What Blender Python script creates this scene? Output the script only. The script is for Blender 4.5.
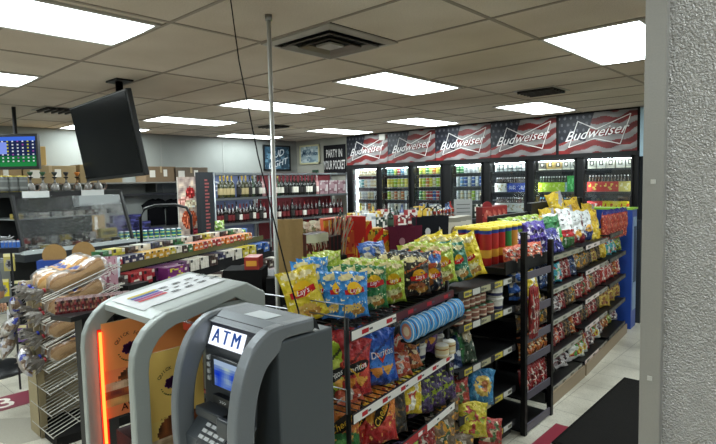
import bpy, math, random
from mathutils import Vector, Matrix, noise
PI = math.pi
R = math.radians
random.seed(7)
for o in list(bpy.data.objects): bpy.data.objects.remove(o)
SC = bpy.context.scene
COL = SC.collection

# ------------------------------------------------------------------ camera
cd = bpy.data.cameras.new('camera'); cam = bpy.data.objects.new('camera', cd); COL.objects.link(cam)
cd.sensor_fit = 'HORIZONTAL'; cd.sensor_width = 36.0; cd.lens = 36.0 * 539.7 / 716; cd.clip_start = 0.05; cd.clip_end = 60
yaw, pitch, roll = 0.74358, 0.07297, -0.02175
cy, sy, cp, sp, cr, sr = math.cos(yaw), math.sin(yaw), math.cos(pitch), math.sin(pitch), math.cos(roll), math.sin(roll)
fw = Vector((-sy, cy, 0)); rt = Vector((cy, sy, 0)); up = Vector((0, 0, 1))
Fv = fw * cp - up * sp; U0 = up * cp + fw * sp
Rv = rt * cr + U0 * sr; Uv = -rt * sr + U0 * cr
M = Matrix((Rv, Uv, -Fv)).transposed().to_4x4(); M.translation = Vector((0, 0, 1.63))
cam.matrix_world = M
SC.camera = cam

# ------------------------------------------------------------------ world, exposure
w = bpy.data.worlds.new('world'); SC.world = w; w.use_nodes = True
w.node_tree.nodes['Background'].inputs[0].default_value = (0.62, 0.72, 0.85, 1)
w.node_tree.nodes['Background'].inputs[1].default_value = 0.35
SC.view_settings.view_transform = 'Standard'; SC.view_settings.look = 'None'
SC.view_settings.gamma = 1.0; SC.view_settings.use_curve_mapping = False
SC.view_settings.exposure = 0.0
PANEL = 36.0        # strength of the ceiling light diffusers

CEIL = 2.5

# ------------------------------------------------------------------ colour and materials
def lin(c):
    if isinstance(c, str):
        c = c.lstrip('#'); c = ''.join(k * 2 for k in c) if len(c) == 3 else c; c = tuple(int(c[i:i + 2], 16) / 255 for i in (0, 2, 4))
    return tuple((x / 12.92 if x <= 0.04045 else ((x + 0.055) / 1.055) ** 2.4) for x in c[:3])

MATS = {}
def finish(name, rough=0.5, metal=0.0, bump=0.0, bscale=40.0, spec=0.5, coat=0.0, mott=0.0):
    m = bpy.data.materials.new(name); m.use_nodes = True; nt = m.node_tree; b = nt.nodes['Principled BSDF']
    a = nt.nodes.new('ShaderNodeAttribute'); a.attribute_name = 'Col'
    tc = nt.nodes.new('ShaderNodeTexCoord')
    n = nt.nodes.new('ShaderNodeTexNoise'); n.inputs['Scale'].default_value = bscale; n.inputs['Detail'].default_value = 4
    nt.links.new(tc.outputs['Object'], n.inputs['Vector'])
    if mott > 0:
        mx = nt.nodes.new('ShaderNodeMix'); mx.data_type = 'RGBA'; mx.blend_type = 'MULTIPLY'; mx.inputs[0].default_value = mott
        nt.links.new(a.outputs['Color'], mx.inputs[6])
        cr_ = nt.nodes.new('ShaderNodeValToRGB'); cr_.color_ramp.elements[0].position = .3; cr_.color_ramp.elements[1].position = .7
        cr_.color_ramp.elements[0].color = (.35, .35, .35, 1)
        nt.links.new(n.outputs['Fac'], cr_.inputs[0]); nt.links.new(cr_.outputs[0], mx.inputs[7])
        nt.links.new(mx.outputs[2], b.inputs['Base Color'])
    else:
        nt.links.new(a.outputs['Color'], b.inputs['Base Color'])
    b.inputs['Roughness'].default_value = rough; b.inputs['Metallic'].default_value = metal
    b.inputs['Specular IOR Level'].default_value = spec
    b.inputs['Coat Weight'].default_value = coat; b.inputs['Coat Roughness'].default_value = 0.12
    if bump > 0:
        bp = nt.nodes.new('ShaderNodeBump'); bp.inputs['Strength'].default_value = bump; bp.inputs['Distance'].default_value = 0.024 if name == 'foil' else 0.01
        nt.links.new(n.outputs['Fac'], bp.inputs['Height']); nt.links.new(bp.outputs[0], b.inputs['Normal'])
        if coat > 0: nt.links.new(bp.outputs[0], b.inputs['Coat Normal'])
    MATS[name] = m
    return m
finish('foil', 0.30, 0.10, 1.0, 30, 0.7)
finish('card', 0.5, 0, 0.05, 60, 0.35)
finish('matte', 0.85, 0, 0.1, 80, 0.2, mott=.12)
finish('plastic', 0.38, 0, 0.03, 50, 0.5)
finish('metal', 0.36, 0.85, 0.05, 120, 0.5)
finish('silver', 0.42, 0.35, 0.06, 300, 0.5, mott=.08)
finish('dark_metal', 0.5, 0.3, 0.1, 90, 0.4)
finish('bottle_glass', 0.1, 0, 0.0, 30, 0.8, 0.5)
finish('cloth', 0.95, 0, 0.5, 160, 0.1, mott=.2)
finish('skin', 0.55, 0, 0.1, 100, 0.4)

def emat(name, strength, color=None):
    m = bpy.data.materials.new(name); m.use_nodes = True; nt = m.node_tree; nt.nodes.clear()
    out = nt.nodes.new('ShaderNodeOutputMaterial'); e = nt.nodes.new('ShaderNodeEmission'); e.inputs[1].default_value = strength
    if color: e.inputs[0].default_value = (*lin(color), 1)
    else:
        a = nt.nodes.new('ShaderNodeAttribute'); a.attribute_name = 'Col'; nt.links.new(a.outputs['Color'], e.inputs[0])
    nt.links.new(e.outputs[0], out.inputs[0]); MATS[name] = m; return m
emat('screen', 1.0)
emat('lit_sign', 1.3)
emat('neon', 5.0)
emat('cooler_tube', 34.0, '#f2fbff')

def clear(name, tint=(1, 1, 1), rough=0.02, refl=1.0, base=0.04):
    m = bpy.data.materials.new(name); m.use_nodes = True; nt = m.node_tree; nt.nodes.clear()
    out = nt.nodes.new('ShaderNodeOutputMaterial'); t = nt.nodes.new('ShaderNodeBsdfTransparent'); t.inputs[0].default_value = (*tint, 1)
    g = nt.nodes.new('ShaderNodeBsdfGlossy'); g.inputs['Roughness'].default_value = rough
    f = nt.nodes.new('ShaderNodeFresnel'); f.inputs[0].default_value = 1.45
    mu = nt.nodes.new('ShaderNodeMath'); mu.operation = 'MULTIPLY_ADD'; mu.inputs[1].default_value = refl; mu.inputs[2].default_value = base
    mx = nt.nodes.new('ShaderNodeMixShader')
    tc = nt.nodes.new('ShaderNodeTexCoord'); n = nt.nodes.new('ShaderNodeTexNoise'); n.inputs['Scale'].default_value = 22
    bp = nt.nodes.new('ShaderNodeBump'); bp.inputs['Strength'].default_value = 0.0 if rough < .05 else 0.9; bp.inputs['Distance'].default_value = .02
    nt.links.new(tc.outputs['Object'], n.inputs['Vector']); nt.links.new(n.outputs['Fac'], bp.inputs['Height']); nt.links.new(bp.outputs[0], g.inputs['Normal'])
    nt.links.new(f.outputs[0], mu.inputs[0]); nt.links.new(mu.outputs[0], mx.inputs[0])
    nt.links.new(t.outputs[0], mx.inputs[1]); nt.links.new(g.outputs[0], mx.inputs[2]); nt.links.new(mx.outputs[0], out.inputs[0])
    MATS[name] = m; return m
clear('glass', (.93, .96, .96)); clear('clear_film', (.95, .94, .93), 0.32, 0.35, .03); clear('clear_panel', (.8, .8, .8), .06, .45, .02)

# ------------------------------------------------------------------ mesh builder with per-face colour
class MB:
    def __init__(s): s.v = []; s.f = []; s.c = []; s.sm = []; s.m = Matrix.Identity(4)
    def add(s, vs, fs, col, smooth=False):
        n = len(s.v); s.v += [tuple(s.m @ Vector(p)) for p in vs]
        per = isinstance(col, list)
        lc = None if per else lin(col)
        for i, f in enumerate(fs):
            s.f.append(tuple(n + k for k in f)); s.c.append(lin(col[i]) if per else lc); s.sm.append(smooth)
        return s
    def box(s, c, d, col, rz=0, rx=0, ry=0):
        x, y, z = (k / 2 for k in d)
        vs = [(-x, -y, -z), (x, -y, -z), (x, y, -z), (-x, y, -z), (-x, -y, z), (x, -y, z), (x, y, z), (-x, y, z)]
        m = Matrix.Translation(c) @ Matrix.Rotation(rz, 4, 'Z') @ Matrix.Rotation(ry, 4, 'Y') @ Matrix.Rotation(rx, 4, 'X')
        return s.add([m @ Vector(p) for p in vs], [(0, 3, 2, 1), (4, 5, 6, 7), (0, 1, 5, 4), (1, 2, 6, 5), (2, 3, 7, 6), (3, 0, 4, 7)], col)
    def bb(s, x0, x1, y0, y1, z0, z1, col):
        return s.box(((x0 + x1) / 2, (y0 + y1) / 2, (z0 + z1) / 2), (abs(x1 - x0), abs(y1 - y0), abs(z1 - z0)), col)
    def tube(s, pts, r, col, n=6, cap=True):
        pts = [Vector(p) for p in pts]; rings = []
        for i, p in enumerate(pts):
            d = (pts[min(i + 1, len(pts) - 1)] - pts[max(i - 1, 0)]).normalized()
            a = Vector((0, 0, 1)) if abs(d.z) < .9 else Vector((1, 0, 0))
            u = d.cross(a).normalized(); v = d.cross(u)
            rr = r[i] if isinstance(r, (list, tuple)) else r
            rings.append([p + (u * math.cos(2 * PI * k / n) + v * math.sin(2 * PI * k / n)) * rr for k in range(n)])
        vs = [q for g in rings for q in g]; fs = []
        for i in range(len(rings) - 1):
            for k in range(n): fs.append((i * n + k, i * n + (k + 1) % n, (i + 1) * n + (k + 1) % n, (i + 1) * n + k))
        if cap: fs.append(tuple(range(n))[::-1]); fs.append(tuple((len(rings) - 1) * n + k for k in range(n)))
        return s.add(vs, fs, col, n > 6)
    def lathe(s, prof, n=14, at=(0, 0, 0), art=None):
        # prof: (r, z, colour of the band below this ring)
        vs = []; fs = []; cs = []
        for (r, z, c) in prof:
            for k in range(n): vs.append((at[0] + r * math.cos(2 * PI * k / n), at[1] + r * math.sin(2 * PI * k / n), at[2] + z))
        for i in range(len(prof) - 1):
            for k in range(n):
                fs.append((i * n + k, i * n + (k + 1) % n, (i + 1) * n + (k + 1) % n, (i + 1) * n + k))
                cs.append(art(k / n, i) or prof[i + 1][2] if art else prof[i + 1][2])
        fs.append(tuple((len(prof) - 1) * n + k for k in range(n))); cs.append(prof[-1][2])
        fs.append(tuple(range(n))[::-1]); cs.append(prof[0][2])
        return s.add(vs, fs, cs, True)
    def grid(s, surf, nu, nv, art, flip=False, smooth=True):
        vs = [surf(i / nu, j / nv) for j in range(nv + 1) for i in range(nu + 1)]; fs = []; cs = []
        for j in range(nv):
            for i in range(nu):
                q = (j * (nu + 1) + i, j * (nu + 1) + i + 1, (j + 1) * (nu + 1) + i + 1, (j + 1) * (nu + 1) + i)
                fs.append(q[::-1] if flip else q); cs.append(art((i + .5) / nu, (j + .5) / nv) if callable(art) else art)
        return s.add(vs, fs, cs, smooth)
    def prism(s, poly, axis, a0, a1, col, smooth=False):
        # poly in the two other axes; extruded along axis 0/1/2 from a0 to a1
        def P(p, a):
            return (a, p[0], p[1]) if axis == 0 else ((p[0], a, p[1]) if axis == 1 else (p[0], p[1], a))
        n = len(poly); vs = [P(p, a0) for p in poly] + [P(p, a1) for p in poly]
        fs = [(k, (k + 1) % n, n + (k + 1) % n, n + k) for k in range(n)] + [tuple(range(n))[::-1], tuple(range(n, 2 * n))]
        return s.add(vs, fs, col, smooth)
    def strip(s, a, b, axis, a0, a1, col):
        # a band between the open outlines a and b (same number of points), extruded: a bent frame
        n = len(a)
        def P(p, t):
            return (t, p[0], p[1]) if axis == 0 else (p[0], t, p[1])
        vs = [P(p, a0) for p in a] + [P(p, a0) for p in b] + [P(p, a1) for p in a] + [P(p, a1) for p in b]; fs = []
        for k in range(n - 1):
            fs += [(k, k + 1, n + k + 1, n + k), (2 * n + k, 3 * n + k, 3 * n + k + 1, 2 * n + k + 1), (k, 2 * n + k, 2 * n + k + 1, k + 1), (n + k, n + k + 1, 3 * n + k + 1, 3 * n + k)]
        fs += [(0, n, 3 * n, 2 * n), (n - 1, 3 * n - 1, 4 * n - 1, 2 * n - 1)]
        return s.add(vs, fs, col)
    def text(s, txt, surf, col, shear=0.0, bold=0.0, size=1.0):
        # surf maps text plane (x, y) to 3-D; the text is centred, cap height about `size`
        V, F = glyphs(txt, shear, bold)
        return s.add([surf(x * size, y * size) for x, y in V], F, col)
    def build(s, name, mat='card', parent=None, loc=None, rz=0, bevel=0, keep=None):
        me = bpy.data.meshes.new(name); me.from_pydata(s.v, [], s.f)
        at = me.color_attributes.new('Col', 'FLOAT_COLOR', 'CORNER'); buf = []
        for f, c in zip(s.f, s.c): buf += [c[0], c[1], c[2], 1.0] * len(f)
        at.data.foreach_set('color', buf)
        me.polygons.foreach_set('use_smooth', s.sm)
        me.materials.append(MATS[mat] if isinstance(mat, str) else mat); me.update()
        o = bpy.data.objects.new(name, me); COL.objects.link(o)
        if parent: o.parent = parent
        if loc is not None: o.location = loc
        if rz: o.rotation_euler = (0, 0, rz)
        if bevel:
            b = o.modifiers.new('bevel', 'BEVEL'); b.width = bevel; b.segments = 2; b.limit_method = 'ANGLE'; b.angle_limit = R(50)
        return o

_G = {}
def glyphs(txt, shear, bold):
    k = (txt, shear, bold)
    if k in _G: return _G[k]
    c = bpy.data.curves.new('t', 'FONT'); c.body = txt; c.size = 1.42; c.align_x = 'CENTER'; c.align_y = 'CENTER'; c.resolution_u = 2
    c.shear = shear; c.offset = bold * .45; c.space_character = 1.0
    o = bpy.data.objects.new('t', c); COL.objects.link(o)
    me = bpy.data.meshes.new_from_object(o.evaluated_get(bpy.context.evaluated_depsgraph_get()))
    V = [(v.co.x, v.co.y) for v in me.vertices]; F = [tuple(p.vertices) for p in me.polygons]
    ys = [v[1] for v in V] or [0]; my = (max(ys) + min(ys)) / 2
    xs = [v[0] for v in V] or [0]; mx = (max(xs) + min(xs)) / 2
    V = [(x - mx, y - my) for x, y in V]
    bpy.data.objects.remove(o); bpy.data.curves.remove(c); bpy.data.meshes.remove(me)
    _G[k] = (V, F); return _G[k]

def tag(o, label, cat, group=None, kind=None):
    if label: o['label'] = label
    if cat: o['category'] = cat
    if group: o['group'] = group
    if kind: o['kind'] = kind
    return o
def struct(o): o['kind'] = 'structure'; return o
def thing(name, label, cat, loc=(0, 0, 0), rz=0, group=None):
    o = bpy.data.objects.new(name, None); COL.objects.link(o); o.location = loc; o.rotation_euler = (0, 0, rz)
    o.empty_display_size = .1
    return tag(o, label, cat, group)
def kids(o): return [c for c in bpy.data.objects if c.parent == o]
KID = {}
def dup(root):
    r = root.copy(); COL.objects.link(r)
    if root.name not in KID:
        ch = kids(root); KID[root.name] = [(c, kids(c)) for c in ch]
    for c, gs in KID[root.name]:
        d = c.copy(); COL.objects.link(d); d.parent = r
        for g in gs:
            e = g.copy(); COL.objects.link(e); e.parent = d
    return r
PROTO = {}
def place(key, make, loc, rz, label, group=None, rx=0, ry=0, scale=None):
    if key in PROTO: o = dup(PROTO[key])
    else: o = make(); PROTO[key] = o
    o.location = loc; o.rotation_euler = (rx, ry, rz)
    o.scale = (scale,) * 3 if isinstance(scale, (int, float)) else (scale or (1, 1, 1))
    o['label'] = label
    if group: o['group'] = group
    elif 'group' in o: del o['group']
    return o
ORD = 'first second third fourth fifth sixth seventh eighth ninth tenth eleventh twelfth thirteenth fourteenth fifteenth sixteenth seventeenth eighteenth nineteenth twentieth'.split()
def row(key, make, n, p0, p1, rz, base, group, end='from the near end', rx=0, jit=0.0, jr=0.0, scale=None, ry=0):
    out = []
    for i in range(n):
        t = i / (n - 1) if n > 1 else 0.5
        p = [p0[k] + (p1[k] - p0[k]) * t for k in range(3)]
        p[0] += random.uniform(-jit, jit); p[1] += random.uniform(-jit, jit)
        lab = base if n == 1 else '%s, %s %s' % (base, ORD[i], end)
        out.append(place(key, make, p, rz + random.uniform(-jr, jr), lab, group, rx, ry, scale))
    return out

# ------------------------------------------------------------------ artwork functions (u right, v up -> colour)
def art(base, *ops, seed=1):
    rnd = random.Random(seed)
    tab = [[rnd.random() for _ in range(64)] for _ in range(64)]
    def f(u, v):
        c = base
        for op in ops:
            k = op[0]
            if k == 'band' and op[1] <= v <= op[2]: c = op[3]
            elif k == 'col' and op[1] <= u <= op[2]: c = op[3]
            elif k == 'rect' and op[1] <= u <= op[2] and op[3] <= v <= op[4]: c = op[5]
            elif k == 'disc' and ((u - op[1]) / op[3]) ** 2 + ((v - op[2]) / op[4]) ** 2 <= 1: c = op[5]
            elif k == 'diag' and op[1] <= v - op[3] * (u - .5) <= op[2]: c = op[4]
            elif k == 'tri' and 0 <= (v - op[2]) / op[4] <= 1 and abs(u - op[1]) <= op[3] * (v - op[2]) / op[4]: c = op[5]
            elif k == 'speck' and op[3] <= v <= op[4]:
                n = op[5] * .62; q = noise.noise(Vector((u * n + seed * 3.1, v * n * 1.25, seed * 1.7))) * .5 + .5
                if q < .5 + (op[1] - .5) * .42:
                    cs = op[2]; r = noise.noise(Vector((u * n * .8 + 9 + seed, v * n + 5, seed + 8.3))) * 1.3 + .5
                    c = cs[max(0, min(len(cs) - 1, int(r * len(cs))))]
        return c
    return f

# ------------------------------------------------------------------ product builders (front faces -Y, base at z = 0)
def bag_surf(w, h, d, side, sd=0):
    def f(u, v):
        x = (u - .5) * 2; y = (v - .5) * 2
        t = (1 - abs(x) ** 2.6) ** .6 * (1 - abs(y) ** 3.0) ** .75
        ww = w * (1 - .10 * (1 - abs(y) ** 4) + .03 * math.sin(y * 3 + sd))
        nz = noise.noise(Vector((x * 1.6 + sd, y * 2.2, side * .3))) * .4 + noise.noise(Vector((x * 4 + sd, y * 5, side))) * .3
        wr = .5 * math.sin(x * 15 + sd + y * 3) * max(0, abs(y) - .45)
        return (x * ww / 2, side * d / 2 * t * (1 + nz + wr) , v * h + .02 * h * math.cos(x * 5 + sd) * y)
    return f
def make_bag(name, w, h, d, a, logo=None, nu=28, nv=36, back=None, cat='chip bag', mat='foil', sd=None, extra=None):
    def mk():
        s = sd if sd is not None else random.uniform(0, 50)
        m = MB(); fs = bag_surf(w, h, d, -1, s); bs = bag_surf(w, h, d, 1, s)
        m.grid(fs, nu, nv, a); m.grid(bs, 10, 12, back or a(.03, .5), flip=True)
        o = m.build(name, mat); tag(o, None, cat)
        if logo:
            g = MB()
            def on(u0, v0, rot=0, off=.002):
                off = off * 1.6 + .003
                c, si = math.cos(rot), math.sin(rot)
                def F(x, y):
                    X, Y = x * c - y * si, x * si + y * c
                    u = min(.98, max(.02, u0 + X / w)); v = min(.98, max(.02, v0 + Y / h))
                    p = fs(u, v); return (p[0], p[1] - off, p[2])
                return F
            logo(g, on, w, h); g.build('printed_logo', 'card', o)
        return o
    return mk
def blob(g, F, rx, ry, col, n=16):
    g.add([F(0, 0)] + [F(rx * math.cos(2 * PI * k / n), ry * math.sin(2 * PI * k / n)) for k in range(n)], [(0, 1 + k, 1 + (k + 1) % n) for k in range(n)], col)
def lays_logo(v0=.56, yc='#f7c71e', scale=1.0):
    def L(g, on, w, h):
        blob(g, on(.5, v0 + .05, 0, .002), w * .27 * scale, h * .16 * scale, yc)
        F = on(.5, v0, .08, .0035)
        g.add([F(x, y) for x, y in [(-w * .36 * scale, -h * .055), (0, -h * .085), (w * .36 * scale, -h * .045), (w * .35 * scale, h * .075 * scale), (0, h * .045 * scale), (-w * .36 * scale, h * .055 * scale)]], [(0, 1, 4, 5), (1, 2, 3, 4)], '#c8141c')
        g.text("Lay's", on(.5, v0, .08, .0065), '#ffffff', .25, .0, h * .105 * scale)
    return L
def word_logo(txt, col='#ffffff', v0=.62, size=.13, rot=.12, tri=None, under=None):
    def L(g, on, w, h):
        if under: blob(g, on(.5, v0, rot, .002), w * .44, h * size * 1.0, under)
        if tri:
            F = on(.5, v0 - .02, rot, .003)
            g.add([F(-w * .2, h * .06), F(0, -h * .17), F(w * .2, h * .06), F(-w * .12, h * .04), F(0, -h * .10), F(w * .12, h * .04)], [(0, 1, 4, 3), (1, 2, 5, 4)], tri)
        g.text(txt, on(.5, v0, rot, .005), col, .2, .025, h * size)
    return L

CH = '#e0b45a'; CHD = '#b9832f'
def lays_art(base, dark, chips=CH, top=None):
    return art(base, ('band', .0, .05, dark), ('disc', .3, .22, .2, .09, chips), ('disc', .62, .16, .22, .09, CHD), ('disc', .55, .26, .2, .07, chips),
               ('disc', .3, .9, .2, .08, '#f2e3a6'), ('disc', .7, .86, .2, .07, '#efe0a8'), ('diag', .70, .74, .3, top or dark), ('speck', .05, [dark, '#fff4c4'], 0, 1, 24), seed=3)
def dor_art(base, dark, glow, chip='#e8932a'):
    return art(base, ('band', 0, .06, dark), ('diag', .10, .2, -.6, dark), ('disc', .5, .5, .42, .22, glow), ('diag', .66, .72, .5, dark), ('tri', .38, .12, .22, .22, chip), ('tri', .68, .16, .2, .2, '#f3b14b'),
               ('speck', .06, [dark, glow], 0, 1, 22), seed=5)
def mix_art(base, *cols, p=.4, n=14, seed=2, v0=.1, v1=.9):
    return art(base, ('speck', p, list(cols), v0, v1, n), seed=seed)

def make_box(name, w, d, h, front, side=None, top=None, cat='box', nu=8, nv=10, mat='card', word=None):
    def mk():
        m = MB()
        m.grid(lambda u, v: ((u - .5) * w, -d / 2, v * h), nu, nv, front, smooth=False)
        sc = side or front(.02, .5)
        m.add([(-w / 2, -d / 2, 0), (w / 2, -d / 2, 0), (w / 2, d / 2, 0), (-w / 2, d / 2, 0), (-w / 2, -d / 2, h), (w / 2, -d / 2, h), (w / 2, d / 2, h), (-w / 2, d / 2, h)],
              [(0, 3, 2, 1), (1, 2, 6, 5), (2, 3, 7, 6), (3, 0, 4, 7), (4, 5, 6, 7)], [sc, sc, sc, sc, top or sc])
        o = m.build(name, mat); tag(o, None, cat)
        if word:
            g = MB(); t, c, v0, sz = word
            g.text(t, lambda x, y: (x, -d / 2 - .001, v0 * h + y), c, .15, .02, sz * h); g.build('lettering', 'card', o)
        return o
    return mk
def make_can(r, h, c1, c2, top='#c9ccd0', cat='can', name='drink_can', band=None):
    def mk():
        m = MB(); b = band or c2
        m.lathe([(r * .8, 0, top), (r, h * .04, top), (r, h * .2, c1), (r, h * .32, c2), (r, h * .62, c1), (r, h * .72, b), (r, h * .93, c1), (r * .84, h, top)], 10)
        return tag(m.build(name, 'plastic'), None, cat)
    return mk
def make_bottle(h, r, glass, label, cap, name='wine_bottle', cat='bottle', neck=.3, foil=None):
    def mk():
        m = MB(); f = foil or cap
        m.lathe([(r * .9, 0, glass), (r, h * .03, glass), (r, h * .12, glass), (r, h * .45, glass), (r, h * (.62), glass), (r * neck, h * .78, glass), (r * neck, h * .88, f), (r * neck * 1.1, h * .97, cap), (r * neck, h, cap)], 10)
        o = m.build(name, 'bottle_glass'); tag(o, None, cat)
        if label:
            g = MB(); g.lathe([(r * 1.01, h * .14, label), (r * 1.015, h * .15, label), (r * 1.015, h * .42, label), (r * 1.01, h * .43, label)], 10); g.build('paper_label', 'card', o)
        return o
    return mk

# ================================================================== THE ROOM
def node_mat(name, fn, rough=.6, spec=.3):
    m = bpy.data.materials.new(name); m.use_nodes = True; nt = m.node_tree; b = nt.nodes['Principled BSDF']
    b.inputs['Roughness'].default_value = rough; b.inputs['Specular IOR Level'].default_value = spec
    fn(nt, b); MATS[name] = m; return m
def nz(nt, scale, detail=3, coord='Object'):
    tc = nt.nodes.new('ShaderNodeTexCoord'); n = nt.nodes.new('ShaderNodeTexNoise'); n.inputs['Scale'].default_value = scale; n.inputs['Detail'].default_value = detail
    nt.links.new(tc.outputs[coord], n.inputs['Vector']); return n
def ramp(nt, src, stops):
    r = nt.nodes.new('ShaderNodeValToRGB'); e = r.color_ramp.elements
    e[0].position = stops[0][0]; e[0].color = (*lin(stops[0][1]), 1); e[1].position = stops[-1][0]; e[1].color = (*lin(stops[-1][1]), 1)
    for p, c in stops[1:-1]:
        k = e.new(p); k.color = (*lin(c), 1)
    nt.links.new(src, r.inputs[0]); return r
def mixc(nt, f, a, b, mode='MIX'):
    m = nt.nodes.new('ShaderNodeMix'); m.data_type = 'RGBA'; m.blend_type = mode
    for s, i in ((f, 0), (a, 6), (b, 7)):
        if isinstance(s, (int, float)): m.inputs[i].default_value = s
        elif isinstance(s, str): m.inputs[i].default_value = (*lin(s), 1)
        else: nt.links.new(s, m.inputs[i])
    return m.outputs[2]
def floor_fn(nt, b):
    tc = nt.nodes.new('ShaderNodeTexCoord')
    br = nt.nodes.new('ShaderNodeTexBrick'); br.offset = 0; br.inputs['Scale'].default_value = 1; br.inputs['Brick Width'].default_value = .305; br.inputs['Row Height'].default_value = .305
    br.inputs['Mortar Size'].default_value = .0022; br.inputs['Color1'].default_value = (*lin('#d3cec0'), 1); br.inputs['Color2'].default_value = (*lin('#cdc8ba'), 1); br.inputs['Mortar'].default_value = (*lin('#8e897d'), 1)
    nt.links.new(tc.outputs['Object'], br.inputs['Vector'])
    a = ramp(nt, nz(nt, 90, 5).outputs['Fac'], [(.35, '#a9a497'), (.5, '#ffffff'), (.8, '#ffffff')])
    c = mixc(nt, .35, br.outputs['Color'], a.outputs[0], 'MULTIPLY')
    d = ramp(nt, nz(nt, 2.2, 8).outputs['Fac'], [(.38, '#8d877b'), (.55, '#ffffff')])
    nt.links.new(mixc(nt, .45, c, d.outputs[0], 'MULTIPLY'), b.inputs['Base Color'])
def ceil_fn(nt, b):
    n = nz(nt, 160, 4); a = ramp(nt, n.outputs['Fac'], [(.34, '#c2b7ab'), (.5, '#dbd0c3'), (.8, '#dfd5c9')])
    d = ramp(nt, nz(nt, .9, 3).outputs['Fac'], [(.3, '#d9d3cc'), (.7, '#ffffff')])
    nt.links.new(mixc(nt, 1.0, a.outputs[0], d.outputs[0], 'MULTIPLY'), b.inputs['Base Color'])
    bp = nt.nodes.new('ShaderNodeBump'); bp.inputs['Strength'].default_value = .25; bp.inputs['Distance'].default_value = .003
    nt.links.new(n.outputs['Fac'], bp.inputs['Height']); nt.links.new(bp.outputs[0], b.inputs['Normal'])
def wall_fn(c1, c2):
    def f(nt, b):
        a = ramp(nt, nz(nt, 1.4, 5).outputs['Fac'], [(.3, c1), (.7, c2)]); nt.links.new(a.outputs[0], b.inputs['Base Color'])
    return f
node_mat('floor_vinyl', floor_fn, .32, .45)
node_mat('ceiling_tile', ceil_fn, .95, .1)
node_mat('wall_paint', wall_fn('#929187', '#9e9d93'), .7)
node_mat('wall_paint_grey', wall_fn('#7e817e', '#8c8f8b'), .7)
def frp_fn(nt, b):
    tc = nt.nodes.new('ShaderNodeTexCoord'); v = nt.nodes.new('ShaderNodeTexNoise'); v.inputs['Scale'].default_value = 330; v.inputs['Detail'].default_value = 1.5; v.inputs['Roughness'].default_value = .4
    nt.links.new(tc.outputs['Object'], v.inputs['Vector'])
    bp = nt.nodes.new('ShaderNodeBump'); bp.inputs['Strength'].default_value = 1.0; bp.inputs['Distance'].default_value = .012
    nt.links.new(v.outputs['Fac'], bp.inputs['Height']); nt.links.new(bp.outputs[0], b.inputs['Normal'])
    a = ramp(nt, nz(nt, 6, 4).outputs['Fac'], [(.3, '#b9b5b1'), (.7, '#c4c0bd')]); nt.links.new(a.outputs[0], b.inputs['Base Color'])
    b.inputs['Metallic'].default_value = .1
node_mat('pebbled_panel', frp_fn, .34, .6)

def slab(name, x0, x1, y0, y1, z0, z1, mat):
    return struct(MB().bb(x0, x1, y0, y1, z0, z1, '#888888').build(name, mat))
X0, X1, Y0, Y1 = -8.5, 3.2, -3.6, 7.42
slab('floor', X0 - .1, X1 + .1, Y0 - .1, 8.3, -.1, 0, 'floor_vinyl')
slab('ceiling', X0 - .1, X1 + .1, Y0 - .1, 8.3, CEIL, CEIL + .1, 'ceiling_tile')
slab('wall_left', X0 - .1, X0, Y0, Y1 + .1, 0, CEIL, 'wall_paint_grey')
slab('wall_back', X0, -7.08, Y1, Y1 + .1, 0, CEIL, 'wall_paint')
slab('wall_behind_cooler', -7.08, -1.98, 8.15, 8.25, 0, CEIL, 'wall_paint')
slab('wall_right_of_cooler', -1.9, X1, Y1, Y1 + .1, 0, CEIL, 'wall_paint')
slab('wall_right', X1, X1 + .1, Y0, Y1 + .1, 0, CEIL, 'wall_paint')
slab('wall_front', X0, X1, Y0 - .1, Y0, 0, CEIL, 'wall_paint')
m = MB()
for k in range(-2, 8):
    x = -1.48 - 1.222 * k
    if X0 < x < X1: m.bb(x - .012, x + .012, Y0, Y1, CEIL - .004, CEIL, '#9c9287')
y = 1.5 - .6 * 9
while y < Y1:
    if y > Y0: m.bb(X0, X1, y - .010, y + .010, CEIL - .0045, CEIL, '#998f84')
    y += .6
struct(m.build('ceiling_grid_trim', 'matte'))
m = MB()
for y in (1.0, 2.05, 3.25, 4.45, 5.65): m.bb(X0, X0 + .006, y - .012, y + .012, 1.2, CEIL, '#8f918d')
struct(m.build('trim_1', 'matte'))
struct(MB().bb(X0, X0 + .015, Y0, Y1, 0, .1, '#2f2c2a').build('baseboard_left', 'plastic'))

# ---- ceiling lights
def lamp_art(u, v):
    e = min(u, 1 - u)
    t = math.exp(-((u - .28) / .1) ** 2) + math.exp(-((u - .72) / .1) ** 2)
    k = .55 + .45 * min(1, t)
    if e < .04 or min(v, 1 - v) < .02: k *= .8
    return (k * .95, k, k * 1.0)
def make_lamp():
    t = thing('ceiling_light', None, 'light')
    m = MB()
    for a, b, c, d in ((-.30, -.275, -.56, .56), (.275, .30, -.56, .56), (-.30, .30, -.56, -.54), (-.30, .30, .54, .56)): m.bb(a, b, c, d, -.012, 0, '#b7b3ad')
    m.build('frame', 'plastic', t)
    g = MB(); g.grid(lambda u, v: ((u - .5) * .55, (v - .5) * 1.08, -.008 - .006 * math.sin(PI * u)), 22, 4, lamp_art, flip=True)
    o = g.build('diffuser', MATS['lamp'], t); return t
emat('lamp', PANEL)
def L(x, y, lab, gr='recessed fluorescent ceiling lights'): place('lamp', make_lamp, (x, y, CEIL), 0, lab, gr)
L(-3.06, .92, 'large lit ceiling panel above the hanging television and kiosk')
L(-4.92, .92, 'lit ceiling panel over the checkout, cut by the left edge')
L(-1.18, 3.86, 'lit ceiling panel beside the pebbled grey column')
L(-3.02, 3.88, 'lit ceiling panel just behind the square air diffuser')
L(-4.80, 3.88, 'lit ceiling panel crossed by the thin silver pole')
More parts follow.
